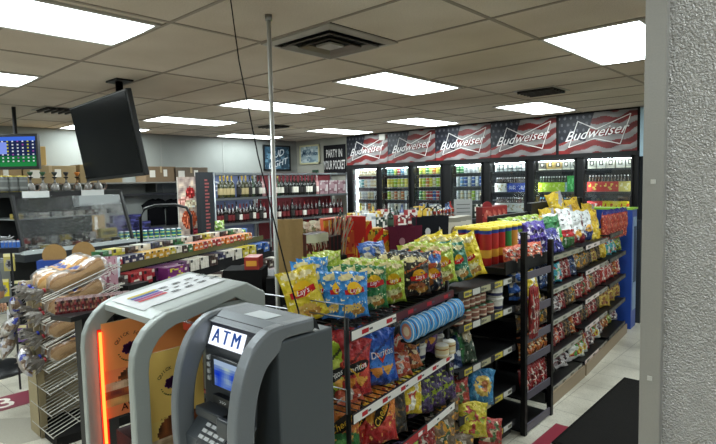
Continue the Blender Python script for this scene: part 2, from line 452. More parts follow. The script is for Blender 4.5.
L(-6.55, 3.88, 'lit ceiling panel over the wine racks, right of the hanging television')
L(-2.92, 6.48, 'lit ceiling panel nearest the beer banners, beside the small vent')
L(-4.70, 6.58, 'lit ceiling panel in front of the middle beer banners')
L(-6.40, 6.58, 'lit ceiling panel in front of the leftmost beer banner')
L(-8.0, 5.9, 'lit ceiling panel above the framed blue beer sign')
L(-8.1, 3.4, 'lit ceiling panel seen left of the hanging television')
for i, (x, y) in enumerate([(-1.2, -1.6), (-3.0, -1.6), (-4.8, -1.6), (-6.7, .92), (.6, 1.0), (.6, 3.8), (.6, -1.6), (-6.7, -1.6), (.6, 6.4)]):
    place('lamp', make_lamp, (x, y, CEIL), 0, 'lit ceiling panel out of the picture, %s of nine from the door' % ORD[i], 'ceiling lights behind the camera')

# ---- vents
def make_vent(s):
    def mk():
        t = thing('air_vent', None, 'vent'); m = MB()
        m.bb(-s, s, -s, s, -.004, 0, '#211f1d'); m.build('dark_backing', 'matte', t)
        for k, q in enumerate((1, .72, .46)):
            m = MB(); a = s * q; b = a * .80
            for (x0, y0, x1, y1) in ((-a, -a, a, -a), (a, -a, a, a), (a, a, -a, a), (-a, a, -a, -a)):
                ix0, iy0, ix1, iy1 = x0 * .82, y0 * .82, x1 * .82, y1 * .82
                z0, z1 = (-.012, -.02) if k == 0 else (-.035, -.012)
                m.add([(x0, y0, z0), (x1, y1, z0), (ix1, iy1, z1), (ix0, iy0, z1), (x0, y0, z0 + .008), (x1, y1, z0 + .008), (ix1, iy1, z1 + .008), (ix0, iy0, z1 + .008)], [(0, 1, 2, 3), (4, 7, 6, 5), (0, 4, 5, 1), (3, 2, 6, 7)], '#9b958d' if k == 0 else '#8c867e')
            m.build('louver_ring', 'metal' if k else 'plastic', t)
        m = MB(); m.bb(-s * .2, s * .2, -s * .2, s * .2, -.03, -.018, '#a19b93'); m.build('centre_plate', 'plastic', t)
        return t
    return mk
place('vent', make_vent(.3), (-2.42, 2.41, CEIL), 0, 'square louvered ceiling air diffuser beside the silver pole')
def make_grille():
    t = thing('air_vent', None, 'vent'); m = MB(); m.bb(-.21, .21, -.2, .2, -.006, 0, '#8f8a82'); m.build('frame', 'plastic', t)
    m = MB(); m.bb(-.18, .18, -.16, .16, -.012, -.005, '#1c1a19'); m.build('dark_opening', 'matte', t)
    for k in range(5): MB().bb(-.18, .18, -.15 + .07 * k, -.13 + .07 * k, -.03, -.012, '#35322f').build('slat', 'dark_metal', t)
    return t
place('grille', make_grille, (-2.32, 5.25, CEIL), 0, 'small dark ceiling vent above the right beer banners')
place('grille', make_grille, (-6.45, 2.2, CEIL), 0, 'dark ceiling vent left of the hanging television')
place('grille', make_grille, (-6.4, 5.15, CEIL), 0, 'dark ceiling vent beyond the silver pole')

# ---- right-hand column with pebbled panel
m = MB(); m.bb(-.262, 1.9, 1.12, 1.32, 0, CEIL, '#9a9693'); struct(m.build('pillar_panel', 'pebbled_panel'))
m = MB(); m.bb(-.290, -.258, 1.105, 1.33, 0, CEIL, '#a8a5a1'); m.bb(-.290, -.255, 1.100, 1.12, 0, CEIL, '#96938e')
for z in (.6, 1.25, 1.62, 2.05): m.box((-.272, 1.099, z), (.008, .004, .008), '#c6c3be')
struct(m.build('pillar_corner_trim', 'silver'))
struct(MB().bb(-.296, -.289, 1.14, 1.33, 0, CEIL, '#15130f').build('pillar_edge_trim', 'matte'))

# ---- floor mat and marks
m = MB(); m.bb(-1.32, -.1, 3.15, 4.58, 0.001, .012, '#191817'); m.bb(-1.30, -.12, 3.17, 4.56, .012, .0145, '#232221')
tag(m.build('floor_mat', 'cloth', bevel=.003), 'black ribbed floor mat on the aisle beside the column', 'mat')
m = MB(); m.bb(-1.41, -1.325, 2.9, 3.44, .001, .003, '#8c2f3f'); tag(m.build('floor_sticker', 'plastic'), 'burgundy floor sticker poking out beside the black mat', 'floor sticker')
t = thing('floor_sticker', 'burgundy floor sticker with a white 3 left of the bread rack', 'floor sticker', (-4.75, 1.08, .001), 0)
MB().bb(-.155, .155, -.62, .24, 0, .002, '#7c3342').build('vinyl', 'plastic', t)
MB().text('3', lambda x, y: (-y, x, .0035), '#d9d3c8', 0, .03, .22).build('numeral', 'plastic', t).location = (0, .03, 0)
tag(MB().add([(-4.42, .75, .0012), (-3.9, .95, .0012), (-3.85, 1.18, .0012), (-4.3, 1.16, .0012), (-4.5, .95, .0012)], [(0, 1, 2, 3, 4)], '#a7a296').build('floor_patch', 'matte'), 'darker grey patch on the floor before the bread rack', 'floor patch')  # flat patch in a darker grey than the vinyl around it

# ================================================================== COOLER WALL
def flag_art(u, v):
    # u right, v up; dark blue star field at left, waving red and white stripes
    wv = .05 * math.sin(u * 9 + 1) + .03 * math.sin(u * 21 + v * 5)
    n = noise.noise(Vector((u * 5, v * 7, 3))) * .18
    s = (v + wv - .22 * u) * 3.4
    red = (s % 1) < .52
    c = (.40 + n, .08 + n * .3, .08 + n * .3) if red else (.47 + n, .455 + n, .455 + n)
    if u < .47 - .16 * (1 - v) and v > .26 + .1 * math.sin(u * 8):
        c = (.07 + n * .4, .08 + n * .4, .13 + n * .4)
        su, sv = (u * 12 + (int(v * 6) % 2) * .5) % 1, (v * 6) % 1
        if (su - .5) ** 2 + ((sv - .5) * .9) ** 2 < .045: c = (.30 + n, .30 + n, .33 + n)
    return tuple(max(0, min(1, x)) for x in c)
def make_banner():
    t = thing('beer_banner', None, 'banner'); m = MB()
    m.bb(-.498, .498, 0, .02, 0, .53, '#1c1c20'); m.build('backing_board', 'matte', t)
    g = MB(); g.grid(lambda u, v: ((u - .5) * .992, -.002, .004 + v * .522), 110, 56, flag_art, smooth=False); g.build('printed_flag', 'card', t)
    b = MB(); P = [(-.36, .09), (-.24, .43), (0, .31), (.42, .47), (.30, .10), (-.02, .19)]
    for i in range(6):
        a, c = P[i], P[(i + 1) % 6]; b.tube([(a[0], -.004, a[1]), (c[0], -.004, c[1])], .005, '#e6e2e2', 4)
    b.build('bowtie_outline', 'card', t)
    g = MB(); g.text('Budweiser', lambda x, y: (x * 1.02 - .0, -.006, .27 + y + x * .10), '#dcd8d8', .5, 0, .128); g.build('lettering', 'card', t)
    return t
for i, x in enumerate((-6.56, -5.56, -4.56, -3.56, -2.53)):
    place('banner', make_banner, (x + .015, 7.388, 1.952), 0, ['leftmost beer banner on the cooler, over the first glass door', 'second beer banner from the left on the cooler', 'middle beer banner of the five on the cooler', 'fourth beer banner from the left on the cooler', 'rightmost beer banner beside the pale blue sign'][i], 'flag beer banners above the cooler doors')
m = MB(); m.bb(-1.98, -1.72, 7.36, 7.39, 1.88, 2.48, '#a9c3d3'); o = m.build('blue_sign', 'card'); tag(o, 'pale blue sign with a blue letter at the cooler end', 'sign')
MB().text('B', lambda x, y: (-1.88 + x, 7.357, 2.14 + y), '#1d64ae', 0, .02, .14).build('lettering', 'card', o)
m = MB(); m.box((-6.15, 7.37, 2.42), (.13, .03, .1), '#bdbab2'); tag(m.build('wall_box', 'plastic'), 'small pale box mounted between the first two banners', 'electrical box')

DOORS = [(-6.90, -6.28), (-6.19, -5.57), (-5.49, -4.92), (-4.75, -4.18), (-4.06, -3.47), (-3.37, -2.77), (-2.68, -2.06)]
cl = thing('display_cooler', 'long black walk-in cooler with seven lit glass doors under the banners', 'cooler', (0, 0, 0))
m = MB()
m.bb(-7.06, -2.0, 7.36, 7.44, 1.90, 1.95, '#0d0d0e'); m.bb(-7.06, -2.0, 7.40, 7.46, 0, .22, '#111112')
m.bb(-7.06, -2.0, 7.412, 7.44, 1.94, 2.5, '#131314')
xs = [-7.06] + [v for d in DOORS for v in d] + [-2.0]
for i in range(0, len(xs), 2): m.bb(xs[i], xs[i + 1], 7.38, 7.46, .2, 1.91, '#0e0e10')
m.build('frame', 'dark_metal', cl)
m = MB(); m.bb(-7.08, -2.0, 8.02, 8.08, 0, 2.0, '#2a2d30'); m.bb(-7.08, -2.0, 7.44, 8.05, 1.95, 2.0, '#3a3d40'); m.bb(-7.08, -2.0, 7.46, 8.05, .1, .15, '#3a3d40')
m.bb(-7.08, -7.04, 7.44, 8.05, .1, 2.0, '#565b60'); m.bb(-2.03, -1.99, 7.44, 8.05, .1, 2.0, '#3a3d40'); m.build('cabinet_shell', 'matte', cl)
SHA, SHB = [1.74, 1.53, 1.31, 1.09, .87, .6, .3], [1.75, 1.44, 1.14, .84, .55, .28]
for i, (a, b) in enumerate(DOORS):
    d = MB(); d.bb(a, a + .018, 7.355, 7.385, .22, 1.90, '#1b1b1d'); d.bb(b - .018, b, 7.355, 7.385, .22, 1.90, '#1b1b1d'); d.bb(a, b, 7.355, 7.385, 1.87, 1.90, '#1b1b1d'); d.bb(a, b, 7.355, 7.385, .22, .27, '#1b1b1d')
    do = d.build('door', 'dark_metal', cl)
    MB().bb(a + .018, b - .018, 7.366, 7.372, .27, 1.87, '#ffffff').build('glass', 'glass', do)
    h = MB(); h.tube([(b - .01, 7.355, 1.0), (b - .01, 7.32, 1.02), (b - .01, 7.32, 1.38), (b - .01, 7.355, 1.4)], .009, '#2a2a2c'); h.build('handle', 'dark_metal', do)
    for z in (SHA if i < 4 else SHB):
        s = MB()
        for k in range(6): s.bb(a + .02, b - .02, 7.5 + k * .09, 7.505 + k * .09, z - .012, z - .004, '#8a8d90')
        s.bb(a + .01, b - .01, 7.478, 7.492, z - .028, z - .002, '#4a4d50'); s.build('shelf', 'metal', cl)
    MB().tube([(b + .02, 7.478, .35), (b + .02, 7.478, 1.86)], .010, '#ffffff').build('light_tube', 'cooler_tube', cl)
    if i == 0: MB().tube([(a + .02, 7.478, .35), (a + .02, 7.478, 1.86)], .014, '#ffffff').build('light_tube', 'cooler_tube', cl)
    elif i > 3: MB().tube([(a - .02, 7.478, .35), (a - .02, 7.478, 1.86)], .008, '#ffffff').build('light_tube', 'cooler_tube', cl)
    MB().bb(a + .03, b - .03, 7.464, 7.474, 1.865, 1.88, '#ffffff').build('light_tube', 'cooler_tube', cl)

W_ = '#dfe3e0'
cans = {
 'yel': ('#d8c93a', '#e9e27a'), 'lime': ('#a9cf3a', '#e8eeb0'), 'org': ('#d9803c', '#f1d9b0'), 'wht': (W_, '#b9c2c6'), 'red': ('#b3262c', '#dfd9d2'), 'blu': ('#2f5fae', '#c9d6e6'), 'teal': ('#2b8f93', '#cfe5e0'), 'crm': ('#e3dcc0', '#d2b98a'), 'grn': ('#2f8a4a', '#d0e3b8'), 'sky': ('#74a9d3', W_)}
def can_(k, tall): return (('can', k, tall), make_can(.031, .16 if tall else .122, cans[k][0], cans[k][1]))
plan = [
 (0, [['crm'] * 8, ['wht', 'teal', 'crm', 'wht', 'crm', 'crm', 'wht', 'wht'], ['crm', 'wht', 'wht', 'crm', 'crm', 'wht', 'crm', 'wht'], ['yel', 'crm', 'wht', 'org', 'crm', 'wht', 'crm', 'yel'], ['yel', 'org', 'crm', 'org', 'crm', 'yel', 'crm', 'yel']]),
 (1, [['teal', 'teal', 'lime', 'red', 'sky', 'wht', 'grn', 'teal'], ['yel', 'yel', 'lime', 'yel', 'lime', 'yel', 'yel', 'lime'], ['lime', 'crm', 'org', 'crm', 'org', 'wht', 'crm', 'wht'], ['wht', 'wht', 'crm', 'wht', 'wht', 'wht', 'crm', 'wht'], []]),
 (2, [['lime', 'yel', 'grn', 'lime', 'org', 'yel', 'lime', 'yel'], ['yel', 'lime', 'org', 'yel', 'crm', 'lime', 'yel', 'org'], ['grn', 'lime', 'red', 'red', 'blu', 'red', 'sky', 'blu'], ['blu', 'wht', 'blu', 'blu', 'wht', 'red', 'wht', 'blu'], []]),
 (3, [['grn', 'grn', 'wht', 'wht', 'wht', 'wht', 'crm', 'wht'], ['wht', 'sky', 'blu', 'wht', 'blu', 'wht', 'blu', 'wht'], ['wht', 'crm', 'wht', 'crm', 'lime', 'wht', 'crm', 'wht'], ['blu', 'wht', 'wht', 'sky', 'wht', 'wht', 'wht', 'wht'], []])]
cname = dict(yel='yellow', lime='lime green', org='orange', wht='white', red='red', blu='blue', teal='teal', crm='cream', grn='green', sky='sky blue')
for i, rows in plan:
    a, b = DOORS[i]
    for r_, rw in enumerate(rows):
        z = SHA[r_]; tall = r_ not in (0,)
        for k, c in enumerate(rw):
            x = a + .045 + (b - a - .09) * k / 7
            key, mk = can_(c, tall)
            place(key, mk, (x, 7.53, z), random.uniform(0, 6), '%s can behind the %s cooler door, shelf %d from top, %s along' % (cname[c], ORD[i], r_ + 1, ORD[k]), 'cans behind the cooler doors')
# bottle and carton doors
def make_carton(c1, c2, word=None, bottles=5, h=.13, capc='#c9c9c9', gl='#3a2a1a'):
    def mk():
        t = thing('bottle_carton', None, 'carton'); w_ = .27
        m = MB(); m.grid(lambda u, v: ((u - .5) * w_, -.07, v * h), 12, 6, mix_art(c1, c2, p=.22, n=9, v0=0, v1=.85), smooth=False)
        m.add([(-w_ / 2, -.07, 0), (w_ / 2, -.07, 0), (w_ / 2, .07, 0), (-w_ / 2, .07, 0), (-w_ / 2, -.07, h), (w_ / 2, -.07, h), (w_ / 2, .07, h), (-w_ / 2, .07, h)], [(1, 2, 6, 5), (2, 3, 7, 6), (3, 0, 4, 7), (4, 5, 6, 7), (0, 3, 2, 1)], c1)
        m.build('carton', 'card', t)
        if word: MB().text(word, lambda x, y: (x, -.072, h * .5 + y), '#e8eef8', .2, .03, .05).build('lettering', 'card', t)
        for k in range(bottles):
            x = -w_ / 2 + w_ * (k + .5) / bottles
            b = MB(); b.lathe([(.02, h, gl), (.018, h + .01, gl), (.011, h + .045, gl), (.011, h + .07, gl), (.013, h + .075, capc), (.012, h + .088, capc)], 7, at=(x, -.02, 0)); b.build('bottle_neck', 'bottle_glass', t)
        return t
    return mk
C4 = {
 'blue': make_carton('#2746a8', '#3f68cf', 'BUD', 6), 'white': make_carton('#d9dad2', '#a89c7a', None, 6), 'lime': make_carton('#b6dd2a', '#e1f08a', None, 5, gl='#23401f'),
 'pink': make_carton('#d79a8c', '#e8d3c0', None, 5, capc='#4aa0c0'), 'redyel': make_carton('#c8342c', '#e6cf5a', None, 5), 'yelred': make_carton('#e3cf2c', '#c93a2c', None, 0, h=.17),
 'redwht': make_carton('#cf3a3a', '#efe6de', None, 0, h=.17), 'yelcream': make_carton('#d9c86a', '#efe6be', None, 5), 'sky': make_carton('#9cc8d8', '#e6efef', None, 4), 'greenb': make_carton('#2f9a48', '#6fc97a', None, 0, h=.22), 'dkgrn': make_carton('#cfe8dc', '#2c5a46', None, 5)}
pl2 = {4: {1: ['white', 'blue', 'blue'], 2: ['white', 'white', 'white'], 3: ['dkgrn', 'sky', 'dkgrn']},
       5: {1: ['lime', 'lime', 'sky'], 2: ['pink', 'pink', 'yelcream'], 3: ['white', 'pink', 'white']},
       6: {1: ['redyel', 'redyel', 'yelcream'], 2: ['redwht', 'yelred', 'yelred'], 3: ['white', 'blue', 'white']}}
for i, rows in pl2.items():
    a, b = DOORS[i]
    for r_, lst in rows.items():
        for k, c in enumerate(lst):
            x = a + .11 + (b - a - .22) * k / 2
            o = place(('ct', c), C4[c], (x, 7.58, SHB[r_]), 0, '%s beer carton behind the %s cooler door, shelf %d from top, %s along' % ({'blue': 'blue', 'white': 'white', 'lime': 'lime green', 'pink': 'pink and cream', 'redyel': 'red and yellow', 'yelred': 'yellow', 'redwht': 'red and white', 'yelcream': 'cream yellow', 'sky': 'pale blue', 'greenb': 'green', 'dkgrn': 'pale green'}[c], ORD[i], r_ + 1, ORD[k]), 'beer cartons behind the cooler doors', scale=(.74, .9, 1))
tall1 = [('wht', W_, '#9aa3a6'), ('wht2', '#cfd3cf', '#3a3f44')]
for k in range(8):
    a, b = DOORS[4]; c = tall1[k % 2]
    place(('tc', c[0]), make_can(.031, .135, c[1], c[2]), (a + .045 + (b - a - .09) * k / 7, 7.53, SHB[0]), k, 'white can on the top shelf behind the fifth cooler door, %s along' % ORD[k], 'cans on the top cooler shelf')
def mk_sq(c1, c2, nm='beverage_pack'):
    return make_box(nm, .105, .12, .13, art(c1, ('disc', .5, .55, .3, .26, '#1d1d1f'), ('disc', .5, .55, .16, .14, c2), ('band', 0, .12, c2)), c1, c1, cat='beverage pack')
for i, cc in ((5, ['#6f6a60', '#b79a55', '#a88f5a', '#a3a39b', '#8d8d88']), (6, ['#a8a89c', '#c4c4ba', '#b3b1a2', '#bdbdb4', '#a7a79e'])):
    a, b = DOORS[i]
    for k, c in enumerate(cc):
        place(('sq', c), mk_sq(c, '#d8d4c0'), (a + .07 + (b - a - .14) * k / 4, 7.57, SHB[0]), 0, 'grey-tan square beverage pack on top shelf, %s cooler door, %s along' % (ORD[i], ORD[k]), 'square packs on the top cooler shelf')
a, b = DOORS[5]
place(('ct', 'greenb'), C4['greenb'], (b - .1, 7.56, SHB[1]), 0, 'tall green beer carton at the right of the sixth cooler door', 'beer cartons behind the cooler doors', scale=(.5, .9, 1))

# ================================================================== BACK LEFT CORNER
# framed beer signs
def framed(name, w_, h_, loc, rz, frame, bg, lab, words, cols):
    t = thing(name, lab, 'framed sign', loc, rz); m = MB()
    for q in ((-w_ / 2, -w_ / 2 + .03, 0, h_), (w_ / 2 - .03, w_ / 2, 0, h_)): m.bb(q[0], q[1], -.02, 0, q[2], q[3], frame)
    m.bb(-w_ / 2, w_ / 2, -.02, 0, 0, .03, frame); m.bb(-w_ / 2, w_ / 2, -.02, 0, h_ - .03, h_, frame); m.build('frame', 'plastic', t)
    g = MB(); g.grid(lambda u, v: ((u - .5) * (w_ - .04), -.008, .02 + v * (h_ - .04)), 20, 16, bg, smooth=False); g.build('picture', 'plastic', t)
    for (tx, x, z, s, c, sk) in words: MB().text(tx, lambda a_, b_, x=x, z=z, sk=sk: (x + a_, -.011, z + b_ + a_ * sk), c, .2, .01, s).build('lettering', 'card', t)
    return t
framed('framed_poster', .68, .5, (-8.47, 6.87, 1.90), R(90), '#17181a', mix_art('#2d4a5e', '#3f6076', '#24394a', '#5d7f92', p=.5, n=10, v0=0, v1=1), 'black-framed blue beer mirror high on the wall behind the pole', [('BUD', 0, .33, .13, '#e6edf2', .25), ('LIGHT', .03, .15, .12, '#e6edf2', .25)], None)
framed('framed_poster', .58, .38, (-8.08, 7.40, 2.02), 0, '#c9c49a', mix_art('#9db0b6', '#c3cfd1', '#6f8794', p=.5, n=9, v0=0, v1=1), 'pale framed mirror sign in the back corner beside the black poster', [('Modelo', 0, .22, .1, '#24415a', 0)], None)
t = thing('wall_poster', 'black poster reading party in your pocket, left of the cooler', 'poster', (-7.37, 7.39, 1.78))
MB().bb(-.29, .29, -.01, .01, 0, .58, '#17161a').build('sheet', 'matte', t)
MB().text('PARTY IN', lambda x, y: (x * .72, -.013, .42 + y * 1.5), '#d9d6d4', 0, .02, .10).build('lettering', 'card', t)
MB().text('YOUR POCKET', lambda x, y: (x * .60, -.013, .20 + y * 1.7), '#d9d6d4', 0, .02, .10).build('lettering', 'card', t)
m = MB(); m.bb(-8.0, -7.86, 7.38, 7.42, 1.84, 1.90, '#1d3a2c'); tag(m.build('exit_box', 'plastic'), 'small dark box on the wall under the pale mirror sign', 'wall box')

# wine racks along X = -7
def wire_rack(name, lab, y0, y1, shelves, back, title=None, depth=.42, x=-7.0, top=1.83):
    t = thing(name, lab, 'shelf rack', (x, (y0 + y1) / 2, 0)); L_ = y1 - y0
    for sx in (0, -depth):
        for sy_ in (-L_ / 2, L_ / 2): MB().tube([(sx, sy_, 0), (sx, sy_, top)], .014, '#9b9fa2', 8).build('post', 'metal', t)
    for z in shelves + [top - .01]:
        m = MB(); m.bb(-.012, .012, -L_ / 2, L_ / 2, z - .035, z - .005, '#8d9295'); m.bb(-depth - .01, -depth + .01, -L_ / 2, L_ / 2, z - .03, z - .005, '#7d8285')
        if z < top - .05:
            for k in range(int(L_ / .05)): m.bb(-depth, 0, -L_ / 2 + .05 * k, -L_ / 2 + .05 * k + .006, z - .012, z - .004, '#84898c')
        m.build('wire_shelf', 'metal', t)
    m = MB(); m.bb(-depth - .03, -depth - .015, -L_ / 2, L_ / 2, .2, top, back); bo = m.build('back_panel', 'matte', t)
    if title: MB().text(title, lambda x_, y_: (-depth - .012, -L_ / 2 + .32 + x_, 1.62 + y_), '#e6e9f2', 0, .02, .16).build('lettering', 'card', t)
    return t
wire_rack('wine_rack', 'chrome wire wine rack with blue back panel on the left', 4.48, 5.5, [.35, .7, 1.05, 1.44], '#717ba0', 'B')
wire_rack('wine_rack', 'chrome wire wine rack with red back panel behind the pole', 5.56, 7.32, [.35, .7, 1.05, 1.44], '#74343a')
BT = {
 'gold': make_bottle(.335, .046, '#3a3a1c', '#b5a47a', '#c9a63a', foil='#cdb043', name='champagne_bottle'),
 'dark': make_bottle(.33, .040, '#151613', '#2a2726', '#1a1a1c', foil='#1e1e20'),
 'darkw': make_bottle(.33, .040, '#161712', '#ddd8cc', '#2a1a1c', foil='#3a1c20'),
 'green': make_bottle(.33, .040, '#24402a', '#d5d2c4', '#b2a24a', foil='#2f5a38'),
 'red': make_bottle(.29, .036, '#240a0d', '#6a2226', '#5a161c', foil='#5a161c'),
 'redw': make_bottle(.29, .036, '#2a0c10', '#e4dfd6', '#8d1f28', foil='#a02a34'),
 'rose': make_bottle(.33, .040, '#b98a8a', '#e6dcd6', '#c9b0b0', foil='#d0a0a4')}
bn = dict(gold='gold-foiled champagne', dark='dark wine', darkw='white-labelled dark wine', green='green wine', red='dark red wine', redw='white-labelled red wine', rose='pale rose wine')
def bottles(seq, y0, y1, z, where, gr, x=-7.06):
    for k, c in enumerate(seq):
        if c: place(('bt', c), BT[c], (x + random.uniform(-.01, .01), y0 + (y1 - y0) * k / max(1, len(seq) - 1), z), random.uniform(0, 6), '%s bottle on %s, %s from the left' % (bn[c], where, ORD[k] if k < 20 else 'last'), gr)
bottles(['gold', 'gold', 'gold', 'gold', None, 'dark', 'gold', 'gold', 'dark', 'green', 'dark', 'darkw', 'rose'], 4.62, 5.42, 1.44, 'the top shelf of the blue-backed rack', 'bottles in the blue-backed wine rack')
bottles(['red', 'red', 'dark', 'red', 'red', 'dark', 'redw', 'red', 'red', 'dark', 'darkw', 'red', 'dark', 'redw'], 4.56, 5.42, 1.05, 'the second shelf of the blue-backed rack', 'bottles in the blue-backed wine rack')
bottles(['rose', 'green', 'darkw', 'dark', 'dark', 'darkw', 'darkw', 'dark', 'dark', 'darkw', 'darkw', 'dark', 'rose'], 5.65, 6.62, 1.44, 'the top shelf of the red-backed rack', 'bottles in the red-backed wine rack')
bottles(['red', 'redw', 'red', 'red', 'dark', 'red', 'red', 'redw', 'red', 'red', 'red', 'dark', 'red', 'red', 'redw', 'red', 'red', 'red'], 5.65, 7.22, 1.05, 'the second shelf of the red-backed rack', 'bottles in the red-backed wine rack')
bottles(['darkw', 'dark', 'darkw', 'redw', 'darkw', 'dark', 'redw', 'darkw', 'dark', 'darkw', 'redw', 'darkw', 'dark', 'darkw'], 5.65, 7.22, .70, 'the third shelf of the red-backed rack', 'bottles in the red-backed wine rack')
for k in range(3):
    place('pinkbox', make_box('wine_box', .2, .2, .24, mix_art('#8a7076', '#6a4a52', '#a39a9a', p=.4, n=5, v0=0, v1=1), '#8f6a72', '#a89296', cat='wine box'), (-7.1, 6.73 + .23 * k, 1.44), R(90), 'pink and grey wine box on the red-backed rack, %s from the left' % ORD[k], 'wine boxes on the rack')
# dark tower sign and food poster
t = thing('tower_sign', 'tall dark sign tower with red lettering beside the wine rack', 'sign', (-7.0, 4.35, 0), R(90))
MB().bb(-.11, .11, 0, .12, 0, 1.83, '#2d2f33').build('tower', 'matte', t)
m = MB()
for k in range(16): m.bb(-.035, .035 if k % 3 else .01, -.004, -.002, .95 + k * .05, .975 + k * .05, '#8d4a4a')
m.build('lettering', 'card', t)
def food_art(u, v):
    q = noise.noise(Vector((u * 5, v * 12, 4))) * .35; c = (.70 + q, .62 + q, .58 + q * .8)
    for (cu, cv, ru, rv, col) in ((.6, .74, .24, .1, (.62, .1, .1)), (.3, .6, .3, .08, (.85, .6, .55)), (.6, .55, .3, .07, (.9, .82, .7)), (.5, .3, .36, .16, (.72, .32, .18)), (.8, .08, .3, .07, (.6, .12, .2))):
        if ((u - cu) / ru) ** 2 + ((v - cv) / rv) ** 2 < 1:
            c = tuple(x + noise.noise(Vector((u * 14, v * 26, 1))) * .6 for x in col)
    return tuple(max(0, min(1, x)) for x in c)
m = MB(); m.grid(lambda u, v: (-7.42, 4.12 + u * .34, .85 + v * .92), 16, 34, food_art, smooth=False); m.bb(-7.445, -7.423, 4.12, 4.46, .85, 1.77, '#cfcac2')
m.bb(-7.44, -7.425, 4.26, 4.32, 0, .86, '#8d8a84'); tag(m.build('food_poster', 'card'), 'tall food poster of red berries beside the dark sign tower', 'poster')
# wall shelf with kraft boxes
t = thing('wall_shelf', 'grey wall shelf carrying brown cartons, upper left wall', 'shelf', (-8.5, 3.3, 1.71)); MB().bb(0, .42, -1.7, 2.0, -.02, 0, '#77746e').build('board', 'plastic', t)
for k in range(5): MB().bb(0, .35, -1.55 + k * .8, -1.53 + k * .8, -.16, -.02, '#5a5854').build('bracket', 'metal', t)
def kraft(w_, d_, h_, c='#8b7355'):
    def mk():
        t = thing('cardboard_carton', None, 'carton'); MB().bb(-w_ / 2, w_ / 2, -d_ / 2, d_ / 2, 0, h_, c).build('carton', 'matte', t, bevel=.004)
        m = MB(); m.bb(-w_ * .03, w_ * .03, -d_ / 2 - .001, d_ / 2 + .001, h_ * .6, h_ + .002, '#a8906b'); m.build('tape', 'plastic', t)
        m = MB(); m.bb(-w_ * .38, -w_ * .2, -d_ / 2 - .002, -d_ / 2, h_ * .3, h_ * .75, '#d8d3c8'); m.build('paper_label', 'card', t); m = MB(); m.bb(w_ * .08, w_ * .2, -d_ / 2 - .002, -d_ / 2, h_ * .35, h_ * .8, '#d8d3c8'); m.build('paper_label', 'card', t)
        return t
    return mk
for k, (y, w_, h_, c, lab) in enumerate([(4.75, .62, .23, '#6f6254', 'long grey-brown carton at the right end of the wall shelf'), (4.22, .5, .24, '#7a6650', 'brown carton with white labels right of the hanging television'),
                                      (3.3, .6, .26, '#84704f', 'brown carton on the wall shelf hidden partly by the television'), (2.62, .66, .24, '#94805f', 'brown carton behind the orange-topped water pipe'), (2.02, .5, .3, '#9a8260', 'taller kraft carton directly behind the water pipes')]):
    place(('kr', k), kraft(w_, .36, h_, c), (-8.27, y, 1.71), R(90), lab)
t = place(('kr', 9), kraft(.46, .2, .46, '#b8975f'), (-8.3, 2.75, 1.86), R(90), 'rounded tan kraft carton rising beside the menu screen'); t.location = (-8.2, 2.35, 1.955); t.scale = (1, 1, .55)
t = thing('wall_rail', 'thin black shelf on the left wall under the cartons', 'shelf', (-8.5, 4.1, 1.5)); MB().bb(0, .22, -.95, .8, 0, .03, '#26262a').build('board', 'plastic', t)
for k in range(4): MB().bb(0, .02, -.8 + k * .45, -.77 + k * .45, -.14, 0, '#333').build('bracket', 'metal', t) if False else None
def make_tee():
    m = MB(); P = [(-.15, 0), (.15, 0), (.14, .3), (.21, .26), (.24, .34), (.12, .42), (.05, .44), (0, .42), (-.05, .44), (-.12, .42), (-.24, .34), (-.21, .26), (-.14, .3)]
    m.prism(P, 1, -.02, .02, '#131316'); return tag(m.build('black_garment', 'cloth', bevel=.006), None, 'garment')
row('tee', make_tee, 3, (-8.475, 4.3, 1.0), (-8.475, 4.95, .97), R(90), 'black garment hanging on the left wall', 'black garments on the wall', 'from the left')

# back counter under the garments, small stuff on it
t = thing('back_counter', 'dark back counter along the left wall below the garments', 'counter', (-8.0, 4.0, 0)); MB().bb(-.48, .2, -1.6, 1.4, 0, .86, '#232427').build('body', 'matte', t); MB().bb(-.48, .24, -1.62, 1.42, .86, .9, '#5f6264').build('counter_top', 'plastic', t)
row('purple', make_box('cigarette_carton', .26, .12, .11, mix_art('#2b2a5a', '#4a4a8a', '#1d1c30', p=.4, n=5), '#24234a', cat='carton'), 4, (-7.9, 3.35, .9), (-7.9, 3.95, .9), R(90), 'purple cigarette carton on the back counter', 'purple cartons on the back counter')
row('purple', None, 3, (-7.9, 3.4, 1.01), (-7.9, 3.75, 1.01), R(90), 'purple cigarette carton stacked on the lower row', 'purple cartons on the back counter')
row('purple', None, 2, (-7.9, 3.45, 1.12), (-7.9, 3.62, 1.12), R(90), 'purple cigarette carton on top of the stack', 'purple cartons on the back counter')
place(('kr', 8), kraft(.34, .3, .42, '#a08863'), (-7.95, 3.02, .9), R(90), 'plain kraft carton standing beside the purple cartons')
row('tealcan', make_can(.03, .12, '#1f6f7a', '#c9d66a', name='lidded_can'), 14, (-7.2, 2.9, .93), (-6.95, 3.85, .93), 0, 'teal and yellow can on the low ledge', 'teal cans on the low ledge', 'from the left')
t = thing('low_ledge', 'black low display ledge holding teal cans', 'shelf', (-7.1, 3.35, 0)); MB().bb(-.3, .26, -.6, .6, 0, .9, '#1f2022').build('body', 'matte', t); MB().bb(-.3, .28, -.62, .62, .9, .93, '#8d9294').build('top_board', 'plastic', t)
t = thing('arched_holder', 'black arched wire display behind the candy counter', 'display stand', (-6.35, 3.35, .0), R(66))
MB().tube([(-.3, 0, .4), (-.3, 0, 1.25), (-.25, 0, 1.36), (-.12, 0, 1.4), (.12, 0, 1.4), (.25, 0, 1.36), (.3, 0, 1.25), (.3, 0, .4)], .018, '#17171a', 8).build('arch', 'plastic', t)
MB().bb(-.34, .34, -.15, .15, 0, .95, '#1d1d20').build('base', 'matte', t)

